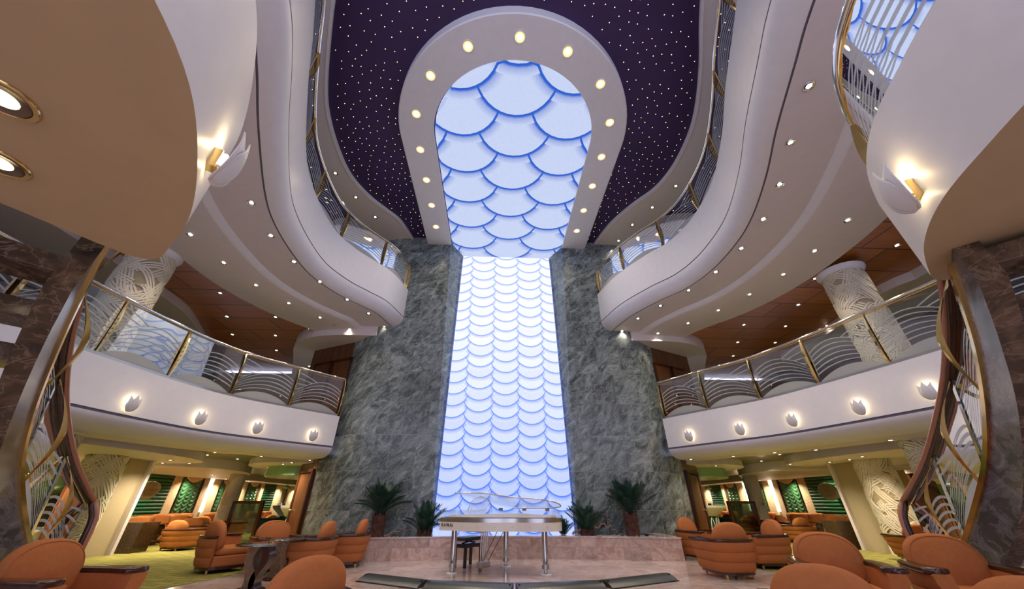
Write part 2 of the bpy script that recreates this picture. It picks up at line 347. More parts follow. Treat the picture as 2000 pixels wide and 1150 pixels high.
# floor and carpets
struct('floor', MB().prism([(-16, -6), (16, -6), (16, 33), (-16, 33)], -0.3, 0.0), FLOORM)
for s in (-1, 1):
    edge = [(5.3, 12.6), (5.0, 11.2), (5.15, 9.2), (5.5, 7.6), (6.1, 6.2), (7.0, 5.0), (8.5, 4.2), (13.9, 3.6)]
    e = [(p.x, p.y) for p in spline([(a, b_, 0) for a, b_ in edge], 40)]
    poly = [(s * a, b_) for a, b_ in e] + [(s * 13.95, 30.9), (s * 6.2, 30.9), (s * 6.2, 13.6)]
    if s < 0: poly = poly[::-1]
    struct('carpet', MB().prism(poly[::-1], 0.0, 0.006), CARPET)
# star ceiling
struct('ceiling', MB().prism([(-16, -4), (16, -4), (16, 13), (-16, 13)], ZT, ZT + 0.2), STARCEIL)
# keyhole frame under it, with its lit scales
def keyhole(r, n=40, yc=6.75, y1=11.7):
    pts = [(-r, y1)] + [(-r, y1 - (y1 - yc) * k / 8) for k in range(1, 8)]
    pts += [(-r * cos(pi * j / n), yc - r * 0.985 * sin(pi * j / n)) for j in range(n + 1)]
    pts += [(r, yc + (y1 - yc) * k / 8) for k in range(1, 8)] + [(r, y1)]
    return pts
ko, ki = keyhole(3.30), keyhole(2.32)
mb = MB()
mb.grid([[(p[0], p[1], ZT) for p in ko], [(p[0], p[1], 10.47) for p in ko], [(p[0] * 0.992, (p[1] - 6.75) * 0.992 + 6.75 if p[1] < 6.75 else p[1], 10.44) for p in ko],
         [(p[0], p[1], 10.44) for p in ki], [(p[0], p[1], 10.56) for p in ki]])
struct('trim_1', mb, WHITE, smooth=True, angle=30)
# green-grey marble wall: a flat front each side of the lit wall, rounded ends, slanting reveals
def wall_face(s):
    mb = MB()
    # front with an opening edge that leans outward towards the top
    inner = lambda z: 2.02 + (2.34 - 2.02) * z / 10.5
    zs = [0.0, 2, 4, 6, 8, 10.44, ZT]
    mb.grid([[(s * inner(min(z, 10.5)), 11.7, z), (s * 3.1, 11.7, z), (s * 4.3, 11.7, z)] for z in zs])
    arc = [(4.3, 11.7), (4.62, 11.74), (4.9, 11.85), (5.12, 12.02), (5.35, 12.22), (5.6, 12.42), (5.86, 12.62)]
    mb.grid([[(s * x, y, z) for x, y in arc] for z in zs])
    # reveal down to the lit panel
    pw = lambda z: (2.0 + (1.885 - 2.0) * z / 10.5, 11.9 + (12.6 - 11.9) * z / 10.5)
    mb.grid([[(s * inner(min(z, 10.5)), 11.7, z), (s * pw(z)[0], pw(z)[1], z)] for z in zs])
    struct('wall_back_' + SIDE[s], mb, GREENMARBLE, smooth=True, angle=25)
for s in (-1, 1): wall_face(s)
struct('wall_back_core', MB().box((0, 13.6, 5.5), (8.6, 1.6, 11.0)), SOFFIT)
# lit scales
def scales(name, rows, hw, place, lo, hi, mat, tone):
    """fish-scale tiles in staggered columns, upper rows over lower ones; rows = [(free edge, odd, column spacing, half width, arc depth, gap)]
    (a, b) = across, along; place(a, b, lift) -> xyz; tone(b) -> (tile colour, gap colour) of that scale's own back light"""
    mb = MB(); cols = []; nx = 16
    for r, (bb, odd, dc, W2, D_, gap) in enumerate(rows):
        ch, cg = tone(bb)
        for c in range(-5, 6):
            if c % 2 != odd: continue
            cx = c * dc
            if abs(cx) - W2 > 2.45: continue
            lift = -0.0045 * r
            def arc(e, ex):
                out = []
                for j in range(nx + 1):
                    q = -cos(pi * j / nx); out.append((cx + q * (W2 + ex), bb - e + D_ * (1 - sqrt(max(0, 1 - q * q))) ))
                return out
            def emit(rr, colr, dl):
                vs = []
                for row, cl in zip(rr, colr):
                    for a, b_ in row:
                        b2 = max(lo, min(hi, b_)); h = hw(b2); a2 = max(-h, min(h, a)); vs.append(place(a2, b2, lift + dl)); cols.append(cl)
                k = nx + 1
                mb.add(vs, [(i * k + j, i * k + j + 1, (i + 1) * k + j + 1, (i + 1) * k + j) for i in range(len(rr) - 1) for j in range(nx)])
            low = arc(0, 0); top = [(a, bb + D_ * 1.9) for a, b_ in low]; mid = [(a, b_ + (t_[1] - b_) * 0.3) for (a, b_), t_ in zip(low, top)]
            emit([low, mid, top], [ch, ch, ch], 0.0)
            g2 = [cg[i] * 0.45 + ch[i] * 0.55 for i in range(3)]
            emit([arc(gap * 0.25, gap * 0.2), arc(gap * 0.6, gap * 0.45), arc(gap * 1.6, gap * 1.1)], [cg, g2, ch], -0.0022)
            emit([low, arc(gap * 0.28, gap * 0.24)], [cg, cg], 0.0032)
    me = bpy.data.meshes.new(name); me.from_pydata(mb.v, [], mb.f); me.materials.append(mat)
    at_ = me.color_attributes.new('lit', 'FLOAT_COLOR', 'POINT')
    at_.data.foreach_set('color', [x for cl in cols for x in (cl[0], cl[1], cl[2], 1.0)])
    bm = bmesh.new(); bm.from_mesh(me); bmesh.ops.delete(bm, geom=[f for f in bm.faces if f.calc_area() < 1e-6], context='FACES'); bm.to_mesh(me); bm.free()
    o = bpy.data.objects.new(name, me); COL.objects.link(o); return o
def mixc(a, b_, t): return [a[i] + (b_[i] - a[i]) * t for i in range(3)]
# the panel front is stepped: upper tiles stand a little prouder than lower ones
def wplace(a, z, lift): return (a, 11.80 + 0.80 * z / 10.5 - lift * 0.6 - 0.12, z)
def wtone(z):
    t = max(0.0, min(1.0, (z - 1.2) / 6.0)); rn_ = 0.97 + 0.05 * sin(z * 7.3)
    return [c * rn_ for c in mixc((0.50, 0.59, 0.95), (0.92, 0.94, 1.02), t)], mixc((0.07, 0.20, 0.80), (0.30, 0.42, 0.86), t)
rows = []; z = 10.35; k = 0
while z > -0.5:
    f = z / 10.0; dc = 0.83 + 0.14 * f; rows.append((z, k % 2, dc, dc * 0.6, dc * 0.60, 0.085)); z -= (0.345 + 0.11 * f) / 2; k += 1
wall = scales('lit_scale_wall', rows, lambda z: 1.985 - 0.115 * z / 10.5, wplace, 0.05, 10.46, LITWALL, wtone)
tag(wall, 'tall back-lit white and blue wall of overlapping scales between green marble', 'light panel')
for s in (-1, 1):
    o = MB().grid([[(s * (1.988 - 0.115 * z / 10.5), 11.815 + 0.67 * z / 10.5, z), (s * (1.988 - 0.115 * z / 10.5), 11.865 + 0.67 * z / 10.5, z)] for z in (0.45, 5.0, 10.4)]).build('added_edge_glow', ADDED_BLUE_GLOW, wall)  # blue glowing strips added along the panel to tint the marble reveals
def chw(y): return 2.32 if y >= 6.75 else sqrt(max(0.0, 2.32 ** 2 - ((6.75 - y) / 0.985) ** 2))
# the ceiling scales hang towards the wall: their free edges face the wall, the ones nearer the camera lie on top
rows = []; y = 3.23; k = 1
while y < 14.0: rows.append((-y, (k + 1) % 2, 1.5, 1.05, 1.10, 0.20)); y += 0.672; k += 1
ceil = scales('lit_scale_ceiling', rows, lambda b_: chw(-b_) if -b_ < 11.7 else 2.34 - 0.45 * (-b_ - 11.7), lambda a, b_, lift: (a + 0.03, -b_, 10.50 - lift * 0.6), -12.6, -4.47, LITCEIL,
    lambda b_: ([0.60, 0.68, 0.93], [0.020, 0.115, 0.62]))
tag(ceil, 'large back-lit pale blue scales inside the white keyhole ceiling frame', 'light panel')
# plan outlines of the dropped lounge ceilings (right side; mirrored for the left)
def sp2(pts, n): return [(p.x, p.y) for p in spline([(a, b_, 0) for a, b_ in pts], n)]
DROP = [(sp2([(9.6, 4.0), (9.35, 7.0), (8.9, 9.2), (8.75, 10.6), (8.95, 11.8), (9.35, 12.5), (10.0, 12.75)], 30) + [(14.1, 12.75), (14.1, 4.0)], 2.26),
        (sp2([(11.0, 12.78), (9.9, 13.6), (9.6, 14.8), (10.0, 16.2), (11.0, 17.6), (12.2, 18.8)], 24) + [(14.1, 19.2), (14.1, 12.78)], 2.2),
        (sp2([(6.1, 13.0), (7.2, 12.85), (8.2, 13.2), (9.0, 14.3), (9.15, 15.6), (8.6, 16.9), (7.4, 17.8), (6.1, 18.2)], 30), 2.32)]
def inside(poly, x, y):
    r = False
    for i in range(len(poly)):
        (x1, y1), (x2, y2) = poly[i - 1], poly[i]
        if (y1 > y) != (y2 > y) and x < (x2 - x1) * (y - y1) / (y2 - y1) + x1: r = not r
    return r
# upper balconies (deck 7): fascia, rounded belly, grooves, two soffits
for s in (-1, 1):
    P = UP[s]; n_ = SIDE[s]
    mb = MB()
    belly = [(0.0 + 0.33 * (1 - cos(t)), 7.02 - 0.37 * sin(t)) for t in [k * pi / 16 for k in range(9)]]
    mb.grid(P.sweep([(0.30, 8.2), (0.0, 8.2), (0.0, 7.6), (0.0, 7.05)])); mb.grid(P.sweep(belly))
    mb.k = 1; mb.grid(P.sweep([(0.0, 7.05), (0.02, 7.045), (0.02, 7.025), (0.0, 7.02)]))
    mb.grid(P.sweep([(0.33, 6.65), (0.335, 6.67), (0.36, 6.67), (0.365, 6.65)]))
    mb.k = 2; mb.grid(P.sweep([(0.365, 6.65), (0.8, 6.65), (1.38, 6.65)]))
    mb.k = 0; mb.grid(P.sweep([(1.38, 6.65), (1.40, 6.62), (1.45, 6.56), (1.52, 6.53)]))
    mb.k = 2; mb.grid(P.sweep([(1.52, 6.53), (2.2, 6.526), (3.12, 6.515), (3.12, 6.80)]))
    mb.k = 3; mb.grid(P.sweep([(0.30, 8.2), (0.30, 8.12), (2.0, 8.12), (6.5, 8.12)]))
    struct('balcony_upper_' + n_, mb, [WHITE, GROOVE, SOFFIT, CARPET], smooth=True, angle=35)
    # deck 7 ceiling ring round the stars
    mb = MB(); mb.grid(P.sweep([(0.16, ZT), (0.16, 10.66), (0.22, 10.66)])); mb.k = 1; mb.grid(P.sweep([(0.22, 10.66), (0.22, 10.70), (1.5, 10.70), (4.0, 10.70), (7.0, 10.70)]))
    struct('ceiling_ring_' + n_, mb, [WHITE, SOFFIT])
    # deck 6: wood ceiling and the cream ceiling round it
    struct('ceiling_wood_' + n_, MB().prism([(s * 5.5, -2), (s * 14, -2), (s * 14, 17.2), (s * 5.5, 17.2)][::s], 6.72, 6.8), WOODCEIL)
    cv = [at(*q, 6.5)[:2] for q in ([(285, 548), (297, 562), (332, 586), (364, 611), (385, 642), (398, 668)])] if s < 0 else [(10.3, 3.0), (10.6, 5.0), (11.1, 7.34), (10.9, 8.4), (11.6, 11.0), (12.0, 14.0)]
    cv = [(p.x, p.y) for p in spline([(a, b_, 0) for a, b_ in ([(-10.3, 3.0), (-10.2, 6.0)] + list(cv) + [(-12.2, 14)] if s < 0 else cv)], 30)]
    poly = cv + [(s * 14, cv[-1][1]), (s * 14, cv[0][1])]
    struct('ceiling_side_' + n_, MB().prism(poly, 6.46, 6.72), SOFFIT)
    # rounded cream bulkhead beside the wood doors
    nose = [(s * x, y) for x, y in [(4.6, 11.72), (6.1, 11.75), (7.2, 12.1), (8.0, 12.9), (8.6, 14.1), (9.3, 15.5), (10.2, 17.2), (4.6, 17.2)]]
    nose = [(p.x, p.y) for p in spline([(a, b_, 0) for a, b_ in nose[:-1]], 30)] + [nose[-1]]
    struct('ceiling_bulkhead_' + n_, MB().prism(nose, 6.30, 6.72), SOFFIT)
    struct('wall_deck_side_' + n_, MB().box((s * 13.6, 7.6, 5.1), (0.2, 20, 3.3)), DARKWOOD)
    struct('wall_deck_end_' + n_, MB().box((s * 10.0, 17.1, 5.0), (8.0, 0.2, 3.1)), WALLPAPER)
    struct('wall_top_side_' + n_, MB().box((s * 12.6, 5.0, 9.4), (0.2, 18, 2.7)), SOFFIT)
    struct('wall_top_end_' + n_, MB().box((s * 9.2, 13.1, 9.4), (9.8, 0.2, 2.7)), DOORWOOD)
    # lower balconies (deck 6)
    P = LO[s]; mb = MB()
    mb.grid(P.sweep([(0.28, 3.55), (0.0, 3.55), (0.0, 3.1), (0.0, 2.68)]))
    mb.grid(P.sweep([(0.0, 2.63)] + [(0.55 - 0.55 * cos(t), 2.63 - 0.26 * sin(t)) for t in [k * pi / 16 for k in range(1, 9)]]))
    mb.k = 1; mb.grid(P.sweep([(0.0, 2.68), (0.025, 2.675), (0.025, 2.635), (0.0, 2.63)]))
    mb.k = 2; mb.grid(P.sweep([(0.55, 2.37), (0.9, 2.37), (1.35, 2.37), (1.35, 2.55)]))
    mb.k = 3; mb.grid(P.sweep([(0.28, 3.55), (0.28, 3.5), (2.5, 3.5), (6.0, 3.5)]))
    struct('balcony_lower_' + n_, mb, [WHITE, GROOVE, SOFFIT, CARPET], smooth=True, angle=35)
    gp = [P.pos(P.L[-1] * i / 40, 1.30) for i in range(41)]; gp = [(s * 5.95, 31), (s * 5.95, 13.0)] + [(a, b_) for a, b_, c in gp if b_ < 12.9] + [(s * 14.2, 0.5), (s * 14.2, 31)]
    struct('ceiling_lounge_' + n_, MB().prism(gp, 2.5, 2.58), GREENCEIL)
# near balcony lobes over the stairs
LOBE = {-1: [(-1.9, -2.2), (-1.62, -1.2), (-1.52, -0.3), (-1.60, 0.45), (-1.72, 0.92), (-2.0, 1.38), (-2.34, 1.80), (-2.70, 2.12), (-2.93, 2.29), (-3.09, 2.26), (-3.21, 2.09), (-3.42, 1.73), (-4.2, 0.5), (-4.9, -1.0), (-5.2, -2.2)],
        1: [(2.3, -2.2), (2.02, -1.2), (1.92, -0.3), (2.0, 0.55), (2.2, 1.12), (2.40, 1.50), (2.72, 1.87), (3.15, 2.21), (3.30, 2.29), (3.44, 2.26), (3.57, 2.13), (3.70, 1.92), (4.5, 0.6), (5.2, -1.0), (5.5, -2.2)]}
LOBEP = {}
for s in (-1, 1):
    pts = LOBE[s]
    cv = [(p.x, p.y) for p in spline([(a, b_, 0) for a, b_ in pts[:11]], 60)] + pts[11:]
    LOBEP[s] = Path(pts[:10], -s if False else (-1 if s < 0 else 1), 60)
    mb = MB(); n0 = len(cv)
    mb.grid([[(x, y, 2.75) for x, y in cv], [(x, y, 3.55) for x, y in cv]], cu=True)
    mb.add([(x, y, 3.55) for x, y in cv], [tuple(range(n0))])
    mb.k = 1; mb.add([(x, y, 2.75) for x, y in cv], [tuple(range(n0))])
    struct('balcony_near_' + SIDE[s], mb, [WHITE, BEIGE], smooth=True, angle=30)
# ------------------------------------------------------------------ balustrades
def etched(P, d0, d1, z0, h, off, flip, parent, rows=6, ow=0.011):
    """frosted fan of arcs on one glass pane; u runs along it (flipped so that the fan opens away from the viewer), v up"""
    def pt(u, v): return P((d0 + (d1 - d0) * (1 - u if flip else u)), off, z0 + h * v)
    mb = MB()
    def strip(fn, u0, u1, w0, w1, n=16):
        A, B = [], []
        for k in range(n + 1):
            u = u0 + (u1 - u0) * k / n; v = fn(u); w = (w0 + (w1 - w0) * k / n) / h
            if v < 0.995 and v > 0.0: A.append(pt(u, min(0.99, v + w))); B.append(pt(u, max(0.005, v - w)))
        if len(A) > 1: mb.grid([A, B])
    for k in range(rows):
        v0, v1 = 0.10 + 0.055 * k, 0.16 + 0.095 * k; pk = 0.30 + 0.10 * k
        def f(u, a=v0, b_=v1, p=pk): return a * (1 - u) + b_ * u + (p - (a + b_) / 2) * (1 - (2 * u - 1) ** 2) * 0.95
        strip(f, 0.01, 0.99, ow * 0.6, ow * 1.5)
    top = lambda u: (0.10 + 0.055 * 5) * (1 - u) + (0.16 + 0.095 * 5) * u + (0.80 - (0.375 + 0.635) / 2) * (1 - (2 * u - 1) ** 2) * 0.95
    for k in range(4):
        a = 0.46 + 0.15 * k; e = 0.11 + 0.10 * k
        def f(u, a=a, e=e): return a + (top(e) - a) * (u / e) ** 1.35
        strip(f, 0.0, e, ow * 1.15, ow * 1.15, 8)
    rowb, rowt = [], []
    for k in range(17):
        u = 0.02 + 0.96 * k / 16; rowb.append(pt(u, 0.004)); rowt.append(pt(u, 0.006 + 0.19 * (1 - (2 * u - 1) ** 2)))
    mb.grid([rowb, rowt])
    return mb.build('etched_arcs', ETCH, parent)
def balustrade(name, label, P, d0, d1, z0, h, pitch, s, flip, rail_mat=CHROME, off=0.10, first_post=True):
    t = thing(name, label, 'balustrade')
    n = max(1, round((d1 - d0) / pitch)); step = (d1 - d0) / n
    k = max(8, int((d1 - d0) / 0.12)); ds = [d0 + (d1 - d0) * i / k for i in range(k + 1)]
    MB().tube([P(d, off, z0 + h) for d in ds], 0.032, 10).build('handrail', rail_mat, t, smooth=True)
    MB().tube([P(d, off, z0 + h - 0.055) for d in ds], 0.012, 6).build('rail_strip', BRASS, t, smooth=True)
    MB().grid([[P(d, off - 0.035, z0 + 0.005) for d in ds], [P(d, off - 0.035, z0 + 0.07) for d in ds], [P(d, off + 0.02, z0 + 0.07) for d in ds], [P(d, off + 0.02, z0 + 0.005) for d in ds]], cv=True).build('base_rail', STEEL, t)
    for i in range(n + 1):
        d = d0 + step * i
        rows = []
        for j in range(13):
            v = j / 12; bow = 0.085 * sin(pi * v)
            o0, o1 = off - 0.03 - bow, off + 0.005 - bow * 0.25; z = z0 + 0.06 + (h - 0.1) * v
            rows.append([P(d - 0.016, o0, z), P(d + 0.016, o0, z), P(d + 0.016, o1, z), P(d - 0.016, o1, z)])
        mb = MB().grid(rows, cu=True); mb.add(rows[0], [(0, 1, 2, 3)]); mb.add(rows[-1], [(0, 1, 2, 3)])
        mb.build('post', BRASS, t)
    for i in range(n):
        a, b_ = d0 + step * i + 0.05, d0 + step * (i + 1) - 0.05; q = 8
        g = MB().grid([[P(a + (b_ - a) * j / q, off, z0 + 0.07) for j in range(q + 1)], [P(a + (b_ - a) * j / q, off, z0 + h - 0.05) for j in range(q + 1)]]).build('glass_pane', GLASS, t, smooth=True, angle=0)
        etched(P, a, b_, z0 + 0.07, h - 0.12, off - 0.006, flip, g)
    return t
for s in (-1, 1):
    n_ = SIDE[s]; P = UP[s]
    # etched fans open away from the camera on both sides: u starts at the camera end
    balustrade('balustrade', f'curved glass and brass balustrade along the {n_} upper balcony', P.pos, 1.05, P.near(s * 3.0, 1.0), 8.2, 1.15, 1.6, s, True)
    P = LO[s]
    balustrade('balustrade', f'glass balustrade with etched fans along the {n_} lower balcony', P.pos, 0.05, P.near(s * 7.95, 3.6), 3.55, 1.20, 1.46, s, True)
P = LOBEP[1]
balustrade('balustrade', 'short curved glass balustrade on the near right balcony over the stairs', P.pos, P.near(1.92, -0.3), P.L[-1] - 0.15, 3.55, 1.05, 2.4, 1, False, off=0.2)
# ------------------------------------------------------------------ curved stairs
SH = {-1: [(-52.26, .36), (-51.7, .28), (-50.9, .20), (-50.25, .14), (-49.38, .08), (-48.04, .02), (-46.31, -.03), (-44.56, -.08)],
      1: [(58.99, .36), (58.04, .29), (57.03, .22), (55.64, .15), (54.2, .09), (52.46, .03), (50.44, -.02), (48.86, -.06)]}
RA = {-1: [(-52.78, .371), (-51.74, .296), (-50.61, .232), (-49.09, .165), (-47.26, .102), (-45.22, .049), (-42.91, 0.0)],
      1: [(58.39, .366), (56.89, .294), (55.36, .234), (53.37, .168), (51.41, .114), (49.31, .06), (47.08, .016), (45.74, -.014)]}
SLOPE = 0.57
def polar(az, d, z): a = radians(az); return (CAMX + d * sin(a), d * cos(a), z)
def table(T, K, h):
    out = []
    for az, q in T:
        d = K / (q + SLOPE); out.append((d, az))
    return out
def interp(T, d):
    if d <= T[0][0]: a, b_ = T[0], T[1]
    elif d >= T[-1][0]: a, b_ = T[-2], T[-1]
    else:
        i = max(k for k in range(len(T)) if T[k][0] <= d); i = min(i, len(T) - 2); a, b_ = T[i], T[i + 1]
    return a[1] + (b_[1] - a[1]) * (d - a[0]) / (b_[0] - a[0])
for s in (-1, 1):
    n_ = SIDE[s]
    TS = table(SH[s], 1.6 + SLOPE * 4.1, 0); TR = table(RA[s], 2.6 + SLOPE * 4.1, 0)
    D0, D1 = 3.8, 8.62; NS = 48
    zf = lambda d: 2.75 - SLOPE * (d - 4.1)
    dd = [D0 + (D1 - D0) * i / NS for i in range(NS + 1)]
    sh = spline([polar(interp(TS, d), d, zf(d)) for d in [3.8, 4.3, 4.9, 5.6, 6.3, 7.0, 7.8, 8.62]], NS + 1)
    rl = spline([polar(interp(TR, d), d, zf(d) + 1.0) for d in [3.8, 4.3, 4.9, 5.6, 6.3, 7.0, 7.8, 8.62]], NS + 1)
    # outward = away from the void, level
    ow = []
    for i in range(NS + 1):
        t = sh[min(i + 1, NS)] - sh[max(i - 1, 0)]; q = Vector((t.y, -t.x, 0)).normalized() * (-s)
        if q.x * s < 0: q = -q
        ow.append(q)
    st = thing('staircase', f'curved open-tread marble staircase rising on the {n_} to the near balcony', 'staircase', group=None)
    def off(i, o, z): return (sh[i].x + ow[i].x * o, sh[i].y + ow[i].y * o, sh[i].z + z)
    rows = [[off(i, 0.0, 0.0), off(i, 0.0, -0.24), off(i, 0.0, -0.46), off(i, 0.02, -0.46), off(i, 0.13, -0.46), off(i, 0.13, -0.02)] for i in range(NS + 1)]
    for r in rows:
        for j in range(6): r[j] = (r[j][0], r[j][1], max(0.0, r[j][2]))
    mb = MB().grid([[r[j] for j in (5, 0, 1, 2)] for r in rows]); mb.build('stringer', BLUE_REFL_MARBLE, st, smooth=True, angle=40)
    mb = MB().grid([[r[j] for j in (2, 3, 4, 5)] for r in rows]); mb.add(rows[0], [tuple(range(6))]); mb.add(rows[-1], [tuple(range(6))]); mb.build('soffit_beam', BROWNM, st, smooth=True, angle=40)
    nt_ = 11
    for k in range(nt_):
        i = int(round((k + 0.4) * NS / nt_)); i = min(i, NS - 1); t = (sh[i + 1] - sh[i]); t.z = 0; t.normalize(); q = ow[i]
        z1 = sh[i].z - 0.10; c0 = sh[i]; hw, zz = 0.17, 0.13
        if z1 - zz < 0.01: continue
        vs = []
        for z in (z1 - zz, z1):
            for a, b_ in ((-hw, 0.06), (hw, 0.06), (hw, 1.95), (-hw, 1.95)): vs.append((c0.x + t.x * a + q.x * b_, c0.y + t.y * a + q.y * b_, z))
        MB().add(vs, [(0, 3, 2, 1), (4, 5, 6, 7), (0, 1, 5, 4), (1, 2, 6, 5), (2, 3, 7, 6), (3, 0, 4, 7)]).build('tread', BROWNM, st, bevel=0.008)
    b = thing('balustrade', f'bowed glass balustrade with copper handrail on the {n_} marble staircase', 'balustrade')
    # handrail with its drop at the foot
    end = rl[-1]; foot = [(end.x - 0.02 * s, end.y - 0.02, end.z - 0.02), (end.x, end.y, end.z - 0.35), (sh[-1].x, sh[-1].y, max(0.05, sh[-1].z - 0.1))]
    tail = spline([tuple(rl[-3]), tuple(rl[-2]), tuple(end), (end.x - s * 0.10, end.y + 0.03, end.z - 0.18), (end.x - s * 0.13, end.y + 0.03, end.z - 0.5), (end.x - s * 0.13, end.y + 0.03, 0.03)], 20)
    hr = [tuple(p) for p in rl[:-3]] + [tuple(p) for p in tail]
    q_ = lambda i: ow[min(i, NS)]
    MB().tube([(p[0] - q_(i).x * 0.032, p[1] - q_(i).y * 0.032, p[2] + 0.004) for i, p in enumerate(hr)], 0.033, 10).build('handrail', COPPERWOOD, b, smooth=True)
    MB().tube([(p[0], p[1], p[2] - 0.012) for p in hr], 0.043, 10).build('rail_core', DARKWOOD, b, smooth=True)
    MB().grid([[off(i, -0.02, 0.04), off(i, -0.02, -0.03), off(i, 0.04, -0.03), off(i, 0.04, 0.04)] for i in range(NS + 1)], cu=True).build('shoe_rail', BRASS, b, smooth=True, angle=40)
    def PP(u, o, v):
        f = max(0.0, min(NS - 1e-6, u)); i = int(f); t = f - i
        a = sh[i].lerp(sh[i + 1], t); c = rl[i].lerp(rl[i + 1], t); q = ow[i].lerp(ow[i + 1], t)
        p = a.lerp(c, v); return (p.x + q.x * o, p.y + q.y * o, p.z)
    ncut = 4; marks = [NS * (k + 0.15) / ncut for k in range(ncut)] + [NS - 0.5]
    for k, mk in enumerate(marks):
        rows = []
        for j in range(15):
            v = j / 14; bow = 0.14 * sin(pi * v); o0, o1 = 0.0 - bow, 0.02 - bow - 0.07 * (1 - abs(2 * v - 1))
            uu = mk + (1 - v) * 2.2
            rows.append([PP(uu - 0.22, o0, 0.03 + 0.93 * v), PP(uu + 0.22, o0, 0.03 + 0.93 * v), PP(uu + 0.22, o1, 0.03 + 0.93 * v), PP(uu - 0.22, o1, 0.03 + 0.93 * v)])
        MB().grid(rows, cu=True).build('post', BRASS, b, smooth=True, angle=40)
    for k in range(ncut):
        a, c = marks[k] + 0.7, marks[k + 1] - 0.4; q = 10
        g = MB().grid([[PP(a + (c - a) * j / q, 0.02, 0.06) for j in range(q + 1)], [PP(a + (c - a) * j / q, 0.02, 0.93) for j in range(q + 1)]]).build('glass_pane', GLASS, b, smooth=True, angle=0)
        etched(lambda d, o, z: PP(d, o, z), a, c, 0.06, 0.86, 0.012, True, g, ow=0.010, rows=5)
        MB().tube([PP(c, 0.02, v / 6 * 0.87 + 0.06) for v in range(7)], 0.009, 6).build('pane_edge', GLASSEDGE, g)
# ------------------------------------------------------------------ lamps
def spot_data(name, w, col, ang, blend=0.6, rad=0.05):
    l = bpy.data.lights.new(name, 'SPOT'); l.energy = w; l.color = col; l.spot_size = radians(ang); l.spot_blend = blend; l.shadow_soft_size = rad
    return l
WARM = (1.0, 0.85, 0.68)
SPOT = spot_data('downlight_bulb', SPOT_W, WARM, 120)
SPOTL = spot_data('lounge_bulb', SPOT_W * 4.3, (1.0, 0.84, 0.60), 140, 0.9)
SPOTK = spot_data('keyhole_bulb', SPOT_W * 2.2, (1.0, 0.80, 0.55), 110, 0.8, 0.08)
SPOTN = spot_data('near_bulb', SPOT_W * 0.9, WARM, 120, 0.8, 0.08)
def lamp_meshes(r, ringmat, lampmat, deep):
    ring = MB().lathe([(r * 0.74, 0.0), (r * 0.80, -0.010), (r * 0.95, -0.012), (r, -0.004), (r, 0.0)], n=24).build('trim_ring', ringmat, smooth=True)
    cup = MB().lathe([(r * 0.76, -0.009), (r * 0.60, -0.004), (r * 0.44, -0.003)], n=24).build('reflector', deep, smooth=True)
    lamp = MB().lathe([(r * 0.46, -0.004), (r * 0.30, -0.009), (0.001, -0.011)], n=16).build('lamp', lampmat, smooth=True)
    ms = (ring.data, cup.data, lamp.data)
    for o in (ring, cup, lamp): bpy.data.objects.remove(o)
    return ms
DL = lamp_meshes(0.085, CHROME, LAMP, CHROME)
DLK = lamp_meshes(0.15, WHITE, LAMPBIG, RINGLIT)
DLN = lamp_meshes(0.125, BRASS, LAMPBIG, BRONZE)
def downlight(loc, label, ms=DL, light=SPOT, group=None):
    t = thing('downlight', label, 'ceiling light', loc, group=group)
    for nm, me in zip(('trim_ring', 'reflector', 'lamp'), ms):
        o = bpy.data.objects.new(nm, me); COL.objects.link(o); o.parent = t
    if light:
        l = bpy.data.objects.new('bulb', light); COL.objects.link(l); l.parent = t; l.location = (0, 0, -0.03)
    return t
def row(pts, z, text, ms=DL, light=SPOT):
    for k, q in enumerate(pts):
        c = at(q[0], q[1], z); downlight(c, text.replace('#', ORD[k]), ms, None if 6.7 < z < 6.8 and c[1] > 11.5 else light)
U1L = [(751, 638), (720, 612), (678, 585), (625, 550), (574, 511), (529, 460), (491, 396)]
U2L = [(683, 643), (625, 620), (564, 592), (500, 557), (437, 513), (372, 458)]
row(U1L, 6.648, 'recessed chrome downlight, # from the marble in the inner row under the left upper balcony')
row(U2L, 6.516, 'recessed chrome downlight, # from the marble in the outer row under the left upper balcony')
U1R = [(1215, 646), (1246, 622), (1290, 597), (1345, 567), (1398, 531), (1448, 485), (1491, 428), (1523, 360), (1544, 278), (1580, 168)]
U2R = [(1285, 651), (1344, 631), (1403, 606), (1464, 575), (1530, 536), (1591, 490), (1656, 430)]
row(U1R, 6.648, 'recessed chrome downlight, # from the marble in the inner row under the right upper balcony')
row(U2R, 6.516, 'recessed chrome downlight, # from the marble in the outer row under the right upper balcony')
row([(604, 641), (540, 684), (538, 655), (538, 619), (454, 653), (443, 618), (430, 572)], 6.718, 'downlight in the left orange wood ceiling, # counting out from the marble')
row([(1367, 666), (1432, 695), (1441, 668), (1453, 634), (1514, 669), (1534, 637), (1559, 595), (1615, 636), (1592, 544), (1646, 599), (1693, 546), (1752, 479)], 6.718, 'downlight in the right orange wood ceiling, # counting out from the marble')
row([(614, 700), (604, 715)], 6.298, 'downlight in the rounded cream bulkhead by the left wood door, # counting down', light=SPOTN)
row([(1329, 709), (1335, 723)], 6.298, 'downlight in the rounded cream bulkhead by the right wood door, # counting down', light=SPOTN)
row([(733, 424), (695, 385), (655, 338)], 10.698, 'downlight in the top ceiling ring on the left, # from the marble')
row([(1208, 470), (1235, 439), (1274, 405), (1320, 363)], 10.698, 'downlight in the top ceiling ring on the right, # from the marble')
kl = [(-2.8, 10.6), (-2.8, 9.45), (-2.8, 8.29), (-2.8, 7.12), (-2.71, 5.97), (-2.16, 4.93), (-1.18, 4.22), (0.03, 3.97), (1.19, 4.22), (2.17, 4.93), (2.71, 5.97), (2.78, 7.12), (2.78, 8.29), (2.74, 9.45), (2.72, 10.58)]
